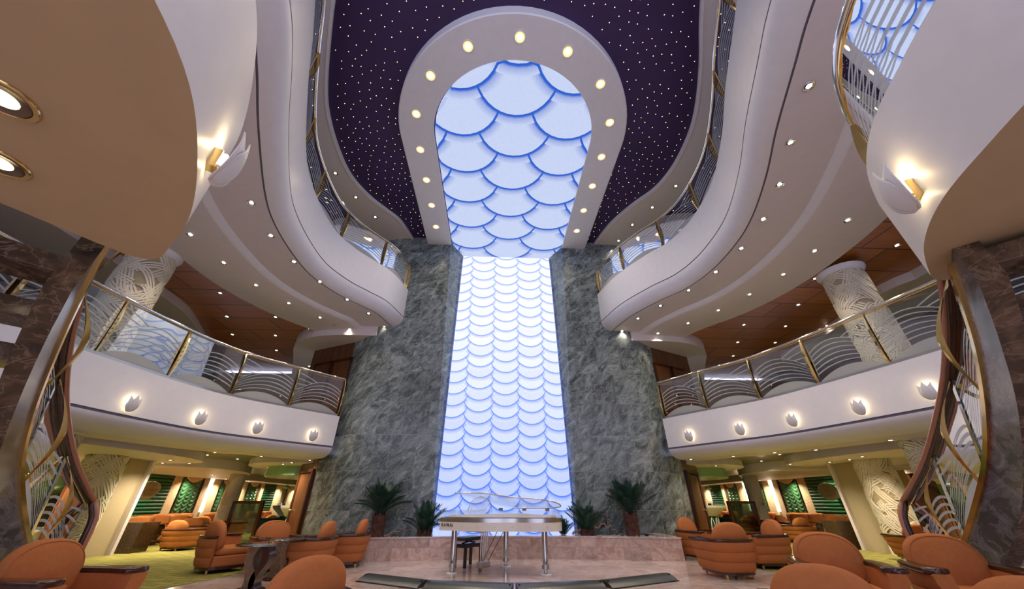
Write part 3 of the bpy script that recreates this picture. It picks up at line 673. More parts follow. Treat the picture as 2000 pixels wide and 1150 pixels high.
for k, (x, y) in enumerate(kl):
    downlight((x, y, 10.44), f'large amber downlight in the white keyhole frame, {ORD[k]} clockwise from its lower left end', DLK, SPOTK)
for k, q in enumerate([(3, 190), (-4, 316)]):
    downlight(at(q[0], q[1], 2.75), ['big brass downlight in the tan underside of the near left balcony, upper one', 'big brass downlight in the tan underside of the near left balcony, lower one'][k], DLN, SPOTN)
# lounge ceilings: lip of the lower balcony, green metal ceiling, dropped cream soffits
def lounge_row(pts, side, text):
    P = LO[side]
    for k, q in enumerate(pts):
        p = None; zz = 2.368
        c = at(q[0], q[1], 2.368); i = min(range(P.n), key=lambda j: (P.p[j].x - c[0]) ** 2 + (P.p[j].y - c[1]) ** 2); o = (Vector((c[0], c[1], 0)) - P.p[i]).dot(P.nor[i])
        if o < 1.3: p = P.pos(P.L[i], max(0.62, o), 2.368)
        else:
            for poly, z in DROP:
                c = at(q[0], q[1], z - 0.002)
                if inside(poly, abs(c[0]), c[1]): p = c; break
            if p is None:
                p = at(q[0], q[1], 2.498)
                if abs(p[0]) > 13.6 or p[1] > 30: continue
        lt_ = SPOTN if 2.36 < p[2] < 2.38 else SPOTL
        if p[2] > 2.45 and any(hypot(abs(p[0]) - a, p[1] - b_) < 0.5 for poly, z in DROP for a, b_ in poly): lt_ = None
        if any(hypot(abs(p[0]) - a, p[1] - b_) < 1.0 for a, b_ in ((10.55, 10.75), (9.0, 7.75), (10.68, 16.6))): lt_ = None
        downlight(p, text.replace('#', ORD[k]), DL, lt_)
lounge_row([(602, 898), (516, 891), (420, 883), (313, 872), (184, 857)], -1, 'downlight under the lip of the left lower balcony, # from the marble')
lounge_row([(1347, 897), (1428, 891), (1518, 883), (1594, 878), (1733, 860), (1865, 842)], 1, 'downlight under the lip of the right lower balcony, # from the marble')
lounge_row([(570, 903), (553, 906), (541, 920), (525, 912), (464, 896), (434, 902), (405, 888), (330, 878)], -1, 'downlight in the green and cream ceilings of the left lounge, # from the door')
lounge_row([(1370, 902), (1384, 905), (1398, 909), (1445, 905), (1487, 900), (1523, 887), (1560, 893)], 1, 'downlight in the green and cream ceilings of the right lounge, # from the door')
lounge_row([(471, 930), (415, 927), (370, 904), (333, 898), (318, 904), (297, 917), (232, 900), (214, 892)], -1, 'downlight in the dropped cream ceilings of the left lounge, # from the slim column')
lounge_row([(1479, 919), (1520, 915), (1543, 906), (1597, 914), (1620, 902), (1659, 897), (1684, 891)], 1, 'downlight in the dropped cream ceilings of the right lounge, # from the slim column')
for s in (-1, 1):
    for k in range(8): downlight((s * 13.45, 14.2 + 2.0 * k, 2.22), f'downlight in the cream beam along the {SIDE[s]} window wall, {ORD[k]} from the tan panel', DL, SPOTL)
    for k, (x, y) in enumerate(((11.6, 9.2), (11.6, 6.6), (11.9, 11.7))): downlight((s * x, y, 2.258), f'downlight in the dropped ceiling behind the {SIDE[s]} carved columns, {ORD[k]} of three', DL, SPOTL)
# ------------------------------------------------------------------ stars: fibre-optic points in the dark ceiling
def in_star(x, y):
    P = UP[-1 if x < 0 else 1]; i = min(range(P.n), key=lambda k: abs(P.p[k].y - y)); lim = abs(P.p[i].x) + 0.05
    if abs(x) > lim: return False
    if y > 6.75: return abs(x) > 3.42
    return hypot(x, y - 6.75) > 3.42
pts = []; rnd = random.Random(3); tries = 0
while len(pts) < 470 and tries < 40000:
    tries += 1; x = rnd.uniform(-5.4, 5.4); y = rnd.uniform(2.5, 11.6)
    if in_star(x, y) and all((x - a) ** 2 + (y - b_) ** 2 > 0.19 ** 2 for a, b_ in pts): pts.append((x, y))
pts.sort(key=lambda p: p[1])
smb = MB().lathe([(0.010, 0.0), (0.006, -0.005), (0.0005, -0.007)], n=8); so = smb.build('star_light', STAR); sd = so.data; bpy.data.objects.remove(so)
for k, (x, y) in enumerate(pts[:300]):
    o = bpy.data.objects.new('star_light', sd); COL.objects.link(o); o.location = (x, y, ZT)
    tag(o, 'tiny yellow point of light in the dark purple ceiling', 'ceiling light', 'star lights in the purple ceiling')
mb = MB()
for x, y in pts[300:]: mb.lathe([(0.010, 0.0), (0.006, -0.005), (0.0005, -0.007)], (x, y, ZT), n=6)
o = mb.build('star_lights_beyond', STAR); o['kind'] = 'stuff'; tag(o, 'yellow points of light in the purple ceiling nearest the marble wall', 'ceiling light')
# ------------------------------------------------------------------ tulip sconces
def tulip_petal(w, h, rot, dy, n=16):
    """one pointed petal as a curved shell; front is -y, wall at y=0"""
    rows = []
    for i in range(n + 1):
        v = i / n; hw = w * (sin(pi * v ** 0.72)) ** (0.75 if v < 0.55 else 1.25) + 0.0008; r = []
        for j in range(9):
            x = (-1 + j / 4) * hw; z = h * v; X = x * cos(rot) + z * sin(rot); Z = -x * sin(rot) + z * cos(rot)
            r.append((X, -0.125 + dy + 0.9 * X * X - 0.02 * sin(pi * v) + 0.07 * (1 - v) ** 3, Z - 0.17))
        rows.append(r)
    return rows
def sconce_meshes():
    out = []
    for w, h, rot, dy in ((0.105, 0.385, 0.0, 0.0), (0.088, 0.37, -0.36, 0.014), (0.088, 0.37, 0.36, 0.014)):
        out.append(MB().grid(tulip_petal(w, h, rot, dy)).build('petal', PETAL, smooth=True, angle=0, solid=0.008))
    out.append(MB().box((0, -0.02, -0.02), (0.07, 0.04, 0.14)).box((0, -0.055, -0.07), (0.05, 0.07, 0.02)).build('bracket', BRASS))
    out.append(MB().tube([(0, -0.055, -0.055), (0, -0.055, 0.05)], 0.014, 8).build('lamp', LAMPBIG, smooth=True))
    return out
SCM = sconce_meshes()
SL = bpy.data.lights.new('sconce_bulb', 'POINT'); SL.energy = SCONCE_W; SL.color = (1.0, 0.76, 0.42); SL.shadow_soft_size = 0.02
first = [True]
def sconce(pos, ang, label, size=0.84):
    """ang = direction the flower faces (plan angle of the wall's outward normal)"""
    t = thing('wall_sconce', label, 'wall lamp', pos, ang + pi / 2); t.scale = (size, size, size)
    for o in SCM:
        c = o if first[0] else o.copy()
        if not first[0]: COL.objects.link(c)
        c.parent = t
    first[0] = False
    for q in (0.07, -0.075):
        l = bpy.data.objects.new('bulb', SL); COL.objects.link(l); l.parent = t; l.location = (0, -0.055, q)
    return t
for s, L_ in ((-1, [(609, 852), (501, 837), (385, 818), (250, 790)]), (1, [(1348, 853), (1446, 840), (1553, 822), (1678, 798), (1825, 765)])):
    P = LO[s]
    for k, q in enumerate(L_):
        r = ray(*q); best = min(range(P.n), key=lambda i: abs(atan2(P.p[i].x - CAMX, P.p[i].y) - atan2(r[0], r[1])))
        d = P.L[best]; p = P.p[best]; hd = hypot(p.x - CAMX, p.y); z = CAMH + hd * r[2] / hypot(r[0], r[1])
        nn = -P.nor[best]
        sconce(P.pos(d, 0.0, z + 0.01), atan2(nn.y, nn.x), f'white tulip sconce on the {SIDE[s]} lower balcony front, {ORD[k]} from the marble wall')
for s, (px, py) in ((-1, (414, 305)), (1, (1786, 364))):
    # nearest hit of the pixel's ray with the upright front of the lobe
    P = LOBEP[s]; r = ray(px, py); best = None
    for i in range(P.n - 1):
        a, b_ = P.p[i], P.p[i + 1]; ex, ey = b_.x - a.x, b_.y - a.y; den = r[0] * ey - r[1] * ex
        if abs(den) < 1e-9: continue
        t_ = ((a.x - CAMX) * ey - a.y * ex) / den; u_ = ((a.x - CAMX) * r[1] - a.y * r[0]) / den
        if t_ > 0 and 0 <= u_ <= 1 and (best is None or t_ < best[0]): best = (t_, i, a.lerp(b_, u_))
    t_, i, c = best; e_ = P.p[i + 1] - P.p[i]; nn = Vector((e_.y, -e_.x, 0)).normalized()
    if nn.dot(Vector((CAMX - c.x, -c.y, 0))) < 0: nn = -nn
    sconce((c.x, c.y, CAMH + t_ * r[2]), atan2(nn.y, nn.x), f'large white tulip sconce seen close on the near {SIDE[s]} balcony', 1.0)
# ------------------------------------------------------------------ carved columns
def column(x, y, z0, z1, r, label, seed, cap=True, base=None, capr=1.25):
    t = thing('carved_column', label, 'column', (x, y, z0)); h = z1 - z0
    MB().cyl((0, 0, 0), r, h, 28).build('shaft', RELIEFG, t, smooth=True)
    rn = random.Random(seed); mb = MB()
    for g in range(int(52 * h)):
        th = rn.uniform(0, 2 * pi); zc = rn.uniform(-0.1, h); sl = rn.choice([-1, 1]) * rn.uniform(0.35, 1.6); ln = rn.uniform(0.5, 1.1); cv = rn.uniform(-1.8, 1.8); lift = rn.uniform(0.010, 0.045)
        for q in (-1, 0, 1):
            rows = []
            for k in range(9):
                a = (k / 8 - 0.5) * ln; dx = a / sqrt(1 + sl * sl); dz = dx * sl + cv * a * a
                nx_, nz_ = -sl / sqrt(1 + sl * sl), 1 / sqrt(1 + sl * sl); o_ = q * 0.056
                rw = []
                for e, l_ in ((-0.021, 0.0), (-0.0185, lift), (0.0185, lift), (0.021, 0.0)):
                    ang = th + (dx + nx_ * (o_ + e)) / r; z = max(0.0, min(h, zc + dz + nz_ * (o_ + e)))
                    rw.append(((r + l_) * cos(ang), (r + l_) * sin(ang), z))
                rows.append(rw)
            mb.grid(rows)
    mb.build('woven_relief', RELIEF, t)
    if cap: MB().lathe([(r * 1.02, h - 0.16), (r * 1.10, h - 0.13), (r * capr, h - 0.04), (r * capr, h)], n=28).build('capital', WHITE, t, smooth=True, angle=50)
    if base: MB().lathe([(0.001, 0), (r * 0.95, 0), (r * 1.35, base - 0.03), (r * 1.35, base), (0.001, base)], n=28).build('pedestal', PEDEST, t, smooth=True, angle=50)
    return t
for s in (-1, 1):
    n_ = SIDE[s]
    column(s * 8.85, 7.45, 3.5, 6.53, 0.42, f'ivory column carved with woven bands on the {n_} middle deck', 10 + s)
    column(s * 9.0, 7.75, 0.0, 2.5, 0.42, f'ivory carved column on the lounge floor under the {n_} lower balcony, beside the stairs', 20 + s, capr=1.6)
    column(s * 10.55, 10.75, 0.0, 2.3, 0.40, f'ivory carved column standing beside the tan wall panel in the {n_} lounge', 30 + s, cap=False)
    column(s * 10.68, 16.6, 0.0, 2.35, 0.25, f'slim ivory carved column on a dark pedestal, deep in the {n_} lounge', 40 + s, cap=False, base=0.62)
# ------------------------------------------------------------------ tub armchairs
def sellip(c, r, e1=0.6, e2=0.6, n=24, m_=14, tilt=0.0, fn=None):
    def pw(v, e): return math.copysign(abs(v) ** e, v)
    rows = []
    for i in range(m_ + 1):
        ph = -pi / 2 + pi * i / m_
        rw = []
        for j in range(n):
            th = 2 * pi * j / n
            x = r[0] * pw(cos(ph), e1) * pw(cos(th), e2); y = r[1] * pw(cos(ph), e1) * pw(sin(th), e2); z = r[2] * pw(sin(ph), e1)
            if fn: x, y, z = fn(x, y, z)
            if tilt: y, z = y * cos(tilt) - z * sin(tilt), y * sin(tilt) + z * cos(tilt)
            rw.append((c[0] + x, c[1] + y, c[2] + z))
        rows.append(rw)
    return rows
def pillow(c, hw, hh, th, lean=0.16, n=40, m_=9):
    """tombstone-shaped cushion: flat bottom, round top, domed both ways; front = +y"""
    out = []
    for j in range(n):
        a = 2 * pi * j / n; cx, sz = cos(a), sin(a)
        e = 0.62 if sz < 0 else 0.84
        out.append((math.copysign(abs(cx) ** e, cx) * hw, math.copysign(abs(sz) ** (0.45 if sz < 0 else 0.9), sz) * hh))
    rows = []
    for i in range(m_ + 1):
        t = -1 + 2 * i / m_; k = max(1e-6, (1 - abs(t) ** 2.6)) ** 0.42
        rows.append([(c[0] + x * k, c[1] + t * th - (z * k) * lean, c[2] + z * k) for x, z in out])
    return rows
U0 = [(0.40, 0.40), (0.425, 0.15), (0.42, -0.12), (0.37, -0.32), (0.22, -0.42), (0.0, -0.445), (-0.22, -0.42), (-0.37, -0.32), (-0.42, -0.12), (-0.425, 0.15), (-0.40, 0.40)]
def chair_parts(fab, sz=1.0, hz=1.0, open_side=0):
    """list of (name, object, child list); local front = +y"""
    up = Path(U0, 1, 44); parts = []
    # outward normals must point away from the middle
    for i in range(up.n):
        if up.nor[i].dot(up.p[i] - Vector((0, 0.05, 0))) < 0: up.nor[i] = -up.nor[i]
    i0, i1 = 0, up.n
    if open_side > 0: i0 = 15
    if open_side < 0: i1 = up.n - 15
    prof = []
    for b_ in range(3):
        z0, z1 = 0.115 + 0.165 * b_, 0.115 + 0.165 * (b_ + 1)
        o0, o1 = -0.075 + 0.028 * b_, -0.075 + 0.028 * (b_ + 1)
        prof += [(o0 - 0.006, z0 + 0.002), (o0 + 0.006, z0 + 0.012), (o0 * 0.5 + o1 * 0.5 + 0.016, z0 + 0.085), (o1 + 0.007, z1 - 0.012), (o1 - 0.006, z1 - 0.002)]
    prof += [(0.0, 0.612), (-0.13, 0.612), (-0.15, 0.40), (-0.15, 0.12)]
    def sc(rows): return [[(x * sz, y * sz, z * hz) for x, y, z in r] for r in rows]
    rows = sc(up.sweep(prof, i0, i1)); k = len(prof)
    mb = MB().grid(rows, cu=True); mb.add(rows[0], [tuple(range(k))]); mb.add(rows[-1], [tuple(range(k))])
    parts.append(mb.build('tub_shell', fab, smooth=True, angle=50))
    rr = []
    for i in range(i0, i1):
        u = i / (up.n - 1); e = abs(2 * u - 1); w = 0.085 + 0.085 * max(0, (e - 0.5) / 0.5) ** 1.5
        endk = min(1.0, sqrt(max(0.0, 1 - max(0, (e - 0.93) / 0.07) ** 2)) + 0.12) if e > 0.93 else 1.0
        c_ = -0.055; a, b2 = c_ - w * 0.5 * endk - 0.02, c_ + w * 0.5 * endk + 0.025
        p, nn = up.p[i], up.nor[i]
        rr.append([(p.x + nn.x * o, p.y + nn.y * o + (0.05 if e > 0.98 and False else 0), z) for o, z in ((a, 0.612), (a - 0.006, 0.63), (a, 0.655), (a + 0.02, 0.664), (b2 - 0.02, 0.664), (b2, 0.655), (b2 + 0.006, 0.63), (b2, 0.612))])
    rr = sc(rr); mb = MB().grid(rr, cu=True); mb.add(rr[0], [tuple(range(8))]); mb.add(rr[-1], [tuple(range(8))])
    parts.append(mb.build('arm_rim', DARKWOOD, smooth=True, angle=50))
    bc = MB().grid(sc(pillow((0, -0.255, 0.665), 0.325, 0.285, 0.105)), cu=True)
    parts.append(bc.build('back_cushion', fab, smooth=True, angle=0))
    ring = pillow((0, -0.255, 0.665), 0.327, 0.287, 0.106)[7]; ring = [(x * sz, (y) * sz, z * hz) for x, y, z in ring]
    pip = MB().tube(ring + ring[:1], 0.005, 5).build('piping', fab, parts[-1], smooth=True)
    parts.append(MB().grid(sc(sellip((0.0, 0.08, 0.375), (0.285, 0.335, 0.085), 0.45, 0.35)), cu=True).build('seat_cushion', fab, smooth=True, angle=0))
    parts.append(MB().box((0, 0.06 * sz, 0.205 * hz), (0.58 * sz, 0.66 * sz, 0.19 * hz)).build('seat_base', fab, bevel=0.02))
    pl = [(p.x + up.nor[i].x * -0.085, p.y + up.nor[i].y * -0.085) for i, p in enumerate(up.p)][::3]
    parts.append(MB().prism([(x * sz, y * sz) for x, y in pl], 0.07 * hz, 0.12 * hz).build('plinth', DARKWOOD))
    for x, y in ((0.27, 0.30), (-0.27, 0.30), (0.24, -0.29), (-0.24, -0.29)):
        parts.append(MB().lathe([(0.001, 0), (0.016, 0), (0.026, 0.075 * hz), (0.001, 0.075 * hz)], (x * sz, y * sz, 0), 10).build('foot', PALEWOOD, smooth=True, angle=40))
    return parts
PROTO = {}
def armchair(key, args, x, y, az, label, group=None, z=0.0, name='armchair', cat='armchair'):
    t = thing(name, label, cat, (x, y, z), -radians(az), group)
    if key not in PROTO:
        PROTO[key] = chair_parts(*args)
        for o in PROTO[key]: o.parent = t
    else:
        for o in PROTO[key]: copy_tree(o, t)
    return t
NEAR = ('near', (ORANGE, 1.04, 0.91)); LOW = ('low', (ORANGE, 0.94, 0.86)); OPENL = ('open', (ORANGE, 1.04, 0.93, 1)); LNG = ('lounge', (ORANGE2, 1.06, 0.80)); GRN = ('green', (GREENFAB, 1.0, 0.9))
def chair_px(kind, px, py, z, az, label, dx=0, dy=0, **kw):
    p = at(px, py, z); return armchair(kind[0], kind[1], p[0] + dx, p[1] + dy, az, label, **kw)
chair_px(NEAR, 128, 1118, 0.60, 97, 'orange tub armchair in the near left corner, before the foot of the left stairs', group=None)
chair_px(LOW, 566, 1146, 0.60, -52, 'orange tub armchair with its back turned, cut by the lower edge at left')
chair_px(('open', OPENL[1]), 424, 1116, 0.0, 34, 'orange tub armchair by the carpet edge with its open side showing the seat cushion')
chair_px(NEAR, 536, 1048, 0.60, 132, 'orange tub armchair facing the camera across the glass tables, before the left bar', dx=-0.05, dy=0.25)
chair_px(NEAR, 592, 1122, 0.0, -92, 'orange tub armchair seen from its side, in front of the left glass tables')
chair_px(NEAR, 672, 1104, 0.0, -98, 'orange tub armchair nearest the left end of the marble planter', dy=-0.12)
chair_px(NEAR, 1364, 1092, 0.0, 150, 'orange tub armchair facing the camera at the right end of the marble planter', dx=0.1, dy=-0.05)
chair_px(NEAR, 1428, 1126, 0.0, -2, 'orange tub armchair with its back to the camera, in the middle of the right group')
chair_px(NEAR, 1505, 1108, 0.0, -88, 'orange tub armchair turned left towards the piano, on the carpet edge at right')
chair_px(NEAR, 1632, 1092, 0.62, 205, 'orange tub armchair facing the camera, behind the one cut by the lower right edge')
chair_px(NEAR, 1856, 1104, 0.60, 205, 'orange tub armchair facing the camera before the foot of the right stairs', dx=0.12)
chair_px(LOW, 1606, 1160, 0.62, 35, 'orange tub armchair cut by the lower picture edge at right, only its rounded back showing')
chair_px(LOW, 1985, 1185, 0.64, 30, 'orange tub armchair in the lower right corner, only the top of its back showing')
# ------------------------------------------------------------------ glass side tables
TANSTONE = marble('tan_stone', [(0.3, (0.15, 0.09, 0.05)), (0.7, (0.28, 0.18, 0.11))], scale=8, rough=0.6, spec=0.25)
def glass_table(x, y, label, rz=0.0, k=1.0):
    t = thing('side_table', label, 'table', (x, y, 0), rz)
    MB().lathe([(0.001, 0.585), (0.36, 0.585), (0.368, 0.592), (0.36, 0.6), (0.001, 0.6)], n=40).build('glass_top', GLASS, t, smooth=True, angle=50)
    MB().lathe([(0.352, 0.583), (0.370, 0.583), (0.372, 0.592), (0.370, 0.601), (0.352, 0.601)], n=40).build('glass_rim', plain_edge, t, smooth=True)
    for q, mt in ((0, TANSTONE), (1, DARKWOOD)):
        prof = []
        for i in range(17):
            v = i / 16; z = 0.03 + 0.55 * v; prof.append((0.07 * sin(2 * pi * v * 0.95 + 0.5) * (1 if q == 0 else -1), z))
        rows = []
        for o_, z in prof: rows.append([((-0.11 if q == 0 else 0.05) + o_ * 0.6, -0.10, z), ((0.03 if q == 0 else 0.15) + o_ * 0.9, -0.10, z), ((0.03 if q == 0 else 0.15) + o_ * 0.9, 0.12, z), ((-0.11 if q == 0 else 0.05) + o_ * 0.6, 0.12, z)])
        mb = MB().grid(rows, cu=True); mb.add(rows[0], [(0, 1, 2, 3)]); mb.add(rows[-1], [(0, 1, 2, 3)]); mb.build('pedestal', mt, t, smooth=True, angle=50)
    MB().lathe([(0.001, 0), (0.22, 0), (0.22, 0.02), (0.2, 0.03), (0.001, 0.03)], n=28).build('base', DARKWOOD, t, smooth=True, angle=40)
    return t
plain_edge = glassy('glass_table_edge', (0.55, 0.72, 0.66), 0.1)
p = at(512, 1066, 0.57); glass_table(p[0], p[1], 'round glass table on a curved brown base beside the open-sided orange armchair')
p = at(580, 1053, 0.58); glass_table(p[0] - 0.15, p[1] - 0.1, 'round glass table behind the two side-on armchairs of the left group', 1.2)
glass_table(4.85, 9.25, 'round glass table hidden between the three armchairs at right', 0.6)
# a bright fitting (ashtray) on the left table
p = at(527, 1064, 0.57); p = (p[0], p[1], 0.6); a = MB().lathe([(0.001, 0), (0.045, 0), (0.05, 0.025), (0.04, 0.025), (0.036, 0.008), (0.001, 0.006)], p, 18).build('ashtray', BRASS, smooth=True, angle=40); tag(a, 'small shiny brass ashtray on the left glass table', 'ashtray')
# ------------------------------------------------------------------ marble planter, plants, driftwood
def py_(x): return 10.72 - 0.035 * x * x
X0, X1 = -4.4, 4.2
xs = [X0 + (X1 - X0) * i / 30 for i in range(31)]
t = thing('marble_planter', 'low curved pink marble planter along the foot of the green marble wall', 'planter', (0, 0, 0))
ring_o = [(x, py_(x)) for x in xs]; ring_i = [(x * 0.955, py_(x) + 0.20) for x in xs]
mb = MB(); mb.grid([[(x, y, 0) for x, y in ring_o], [(x, y, 0.46) for x, y in ring_o]])
mb.grid([[(X1, py_(X1), 0), (X1, py_(X1), 0.46)], [(X1 + 0.1, 11.69, 0), (X1 + 0.1, 11.69, 0.46)]]); mb.grid([[(X0, py_(X0), 0), (X0, py_(X0), 0.46)], [(X0 - 0.1, 11.69, 0), (X0 - 0.1, 11.69, 0.46)]])
mb.build('front_wall', PINKMARBLE, t, smooth=True, angle=40)
mb = MB(); mb.grid([[(x, y - 0.012, 0.44) for x, y in ring_o], [(x, y - 0.012, 0.47) for x, y in ring_o], [(x, y, 0.47) for x, y in ring_i], [(x, y, 0.40) for x, y in ring_i]])
for xx, yy in ((X1, py_(X1)), (X0, py_(X0))):
    sg = 1 if xx > 0 else -1
    mb.prism([(xx - sg * 0.32, yy + 0.05), (xx + sg * 0.012, yy - 0.012), (xx + sg * 0.112, 11.69), (xx - sg * 0.30, 11.69)][::sg], 0.44, 0.472)
mb.build('coping', FLOORM, t)
MB().add([(x, y, 0.41) for x, y in ring_i] + [(4.1, 11.69, 0.41), (-4.3, 11.69, 0.41)], [tuple(range(33))]).build('soil', SOIL, t)
rnp = random.Random(5)
mb = MB()
for k in range(420):
    x = rnp.uniform(1.95, 4.2) if k < 330 else rnp.uniform(-4.3, -2.5); y = py_(x) + rnp.uniform(0.24, 0.95); r = rnp.uniform(0.018, 0.04)
    if y > 11.6: continue
    mb.lathe([(0.001, -r * 0.6), (r * 0.8, -r * 0.35), (r, 0), (r * 0.75, r * 0.4), (0.001, r * 0.6)], (x, y, 0.415 + r * 0.5), 6)
o = mb.build('pebbles', PEBBLE, smooth=True); o['kind'] = 'stuff'; tag(o, 'loose white pebbles strewn in the marble planter', 'pebbles')
def frond_mesh(L_, droop, rn, leafl):
    mb = MB(); n = 22; pts = []
    for i in range(n + 1):
        v = i / n; pts.append(Vector((L_ * v * (1 - 0.18 * droop * v), 0, L_ * (0.05 * v - 0.42 * droop * v * v))))
    mb.tube(pts, 0.009, 5, rs=[0.012 * (1 - 0.85 * i / n) for i in range(n + 1)])
    for i in range(3, n + 1):
        v = i / n; p = pts[i]; t_ = (pts[i] - pts[i - 1]).normalized(); ll = leafl * (0.45 + 0.75 * sin(pi * min(1, v * 0.9 + 0.08)))
        for sg in (-1, 1):
            for h_ in (0.0, 0.5):
                q = p - t_ * (L_ / n) * h_
                d = (t_ * (0.75 + 0.5 * v) + Vector((0, sg * 0.85, 0.35 + rn.uniform(-0.12, 0.12)))).normalized(); w = t_.cross(d).normalized().cross(d) * 0.009
                tip = q + d * ll + Vector((0, 0, -0.12 * ll)); mid = q + d * ll * 0.5
                mb.add([tuple(q), tuple(mid + w), tuple(tip), tuple(mid - w)], [(0, 1, 2, 3)])
    return mb
FR = []
for k in range(5):
    o = frond_mesh(0.80, 0.12 + 0.14 * k, rnp, 0.24).build('frond', PALMG); FR.append(o.data); bpy.data.objects.remove(o)
def palm(x, y, trunk, size, label, seed, nfr=24, tr=0.16):
    t = thing('potted_palm', label, 'palm plant', (x, y, 0.40)); rn = random.Random(seed)
    if trunk:
        mb = MB().lathe([(0.001, 0), (tr * 1.12, 0), (tr, trunk * 0.5), (tr * 1.05, trunk), (0.001, trunk + 0.06)], n=16)
        for k in range(26):
            a = k * 2.4; z = trunk * (k / 26); c, s_ = cos(a), sin(a); r = tr * 1.02
            mb.add([(r * cos(a - 0.34), r * sin(a - 0.34), z), (r * cos(a + 0.34), r * sin(a + 0.34), z), (r * 1.22 * c, r * 1.22 * s_, z + 0.16), (r * 1.0 * c, r * 1.0 * s_, z + 0.19)], [(0, 1, 2), (0, 2, 3), (1, 3, 2)])
        mb.build('trunk', TRUNK, t)
    for k in range(nfr):
        v = k / nfr; n_up = 56 if trunk else 44; az = k * 2.399 + rn.uniform(-0.2, 0.2); el = radians(86 - n_up * v ** 0.9 * (1 - 0.55 * max(0, sin(az))) + rn.uniform(-6, 6))
        o = bpy.data.objects.new('frond', rn.choice(FR)); COL.objects.link(o); o.parent = t
        o.location = (0.03 * cos(az), 0.03 * sin(az), trunk + 0.02); o.rotation_euler = (0, -el, az); s_ = size * rn.uniform(0.82, 1.08); o.scale = (s_, s_, s_)
    return t
palm(aty(736, 1040, 11.05)[0], 11.05, 0.50, 1.0, 'tall palm with a brown trunk left of the lit wall, behind the armchairs', 1, 30)
palm(aty(829, 1040, 11.05)[0], 11.05, 0.05, 0.92, 'low bushy palm without a trunk at the left edge of the lit wall', 2, 20)
palm(aty(1147, 1040, 11.05)[0], 11.05, 0.05, 0.95, 'low bushy palm without a trunk at the right edge of the lit wall', 3, 20)
palm(aty(1236, 1040, 11.05)[0], 11.05, 0.50, 1.05, 'tall palm with a brown trunk right of the lit wall', 4, 30)
palm(aty(1100, 1040, 11.25)[0], 11.25, 0.0, 0.55, 'small palm in the planter just behind the tail of the piano', 5, 14)
def twig(pts, r, label):
    P = spline(pts, 60); rn = random.Random(9)
    P = [p + Vector((rn.uniform(-.008, .008), rn.uniform(-.008, .008), 0.012 * sin(i * 0.9))) for i, p in enumerate(P)]
    o = MB().tube(P, r, 7, rs=[r * (1 - 0.65 * i / 59) for i in range(60)]).build('driftwood_branch', TWIG, smooth=True); return tag(o, label, 'branch')
Y = 11.0
tw = [aty(x, y, Y) for x, y in ((1119, 1043), (1127, 1036), (1140, 1036), (1152, 1035), (1160, 1029), (1170, 1030), (1173, 1023), (1180, 1023), (1186, 1030), (1193, 1026), (1195, 1033), (1203, 1036), (1208, 1042), (1216, 1044))]
twig([(a, b_, max(c, 0.43)) for a, b_, c in tw], 0.028, 'twisted driftwood branch lying in the planter between the two right palms')
tw = [aty(x, y, Y) for x, y in ((750, 1048), (762, 1043), (770, 1038), (778, 1039), (784, 1032), (792, 1036), (800, 1034))]
twig([(a, b_, max(c, 0.43)) for a, b_, c in tw], 0.024, 'short driftwood branch lying in the planter between the two left palms')
# ------------------------------------------------------------------ acrylic grand piano
PF = Vector((0.80, -0.60, 0)).normalized(); PR = Vector((-0.60, -0.80, 0)).normalized()     # forward (to the tail), player's right
PM = Vector((-0.78, 9.22, 0))
piano = thing('grand_piano', 'transparent acrylic grand piano with ivory case on chrome legs before the lit wall', 'piano', tuple(PM), atan2(PF.y, PF.x))
# local: +x = towards the tail, -y = player's right (treble side, nearest the camera)
case = [(-0.22, 0.76), (-0.22, -0.76), (-0.05, -0.77), (0.35, -0.765), (0.75, -0.70), (1.05, -0.52), (1.30, -0.30), (1.62, -0.18), (1.88, -0.02), (1.98, 0.28), (1.90, 0.56), (1.66, 0.72), (1.2, 0.76), (0.5, 0.77)]
cs = [(-0.22, 0.77), (-0.22, -0.77)] + [(p.x, p.y) for p in spline([(a, b_, 0) for a, b_ in case[2:]], 50)]
def grow(poly, d):
    n = len(poly); out = []
    for i in range(n):
        a, b_ = Vector(poly[i - 1]), Vector(poly[(i + 1) % n]); t_ = (b_ - a).normalized(); out.append((poly[i][0] - t_.y * -d * -1, poly[i][1] + t_.x * -d * -1))
    return out
inn = grow(cs, 0.05); area = lambda P: abs(sum(P[i - 1][0] * P[i][1] - P[i][0] * P[i - 1][1] for i in range(len(P))))
if area(inn) > area(cs): inn = grow(cs, -0.05)
def band(z0, z1, a, b_): 
    return MB().grid([[(x, y, z0) for x, y in a], [(x, y, z1) for x, y in a], [(x, y, z1) for x, y in b_], [(x, y, z0) for x, y in b_]], cu=True, cv=True)
bd = MB().prism(inn, 0.70, 0.73); o_ = band(0.70, 0.845, cs, inn); bd.add(o_.v, o_.f); casep = bd.build('case', IVORY, piano, smooth=True, angle=35)
band(0.845, 0.915, cs, inn).build('steel_band', STEEL, piano, smooth=True, angle=35)
band(0.915, 1.05, cs, grow(cs, 0.02) if area(grow(cs, 0.02)) < area(cs) else grow(cs, -0.02)).build('acrylic_rim', CLEAR, piano, smooth=True, angle=35)
MB().prism([(x * 0.98 + 0.02, y * 0.97) for x, y in inn if x > 0.02], 0.875, 0.895).build('soundboard', REDFELT, piano)
pl = MB()
pl.prism([(0.02, 0.68), (0.02, -0.68), (0.24, -0.68), (0.24, 0.68)][::-1], 0.896, 0.925)
for a, b_, c, d in ((0.2, -0.62, 0.95, -0.40), (0.2, -0.25, 1.5, -0.02), (0.2, 0.12, 1.8, 0.25), (0.2, 0.6, 1.7, 0.55)):
    pl.tube([(a, b_, 0.945), ((a + c) / 2, (b_ + d) / 2, 0.955), (c, d, 0.93)], 0.03, 6)
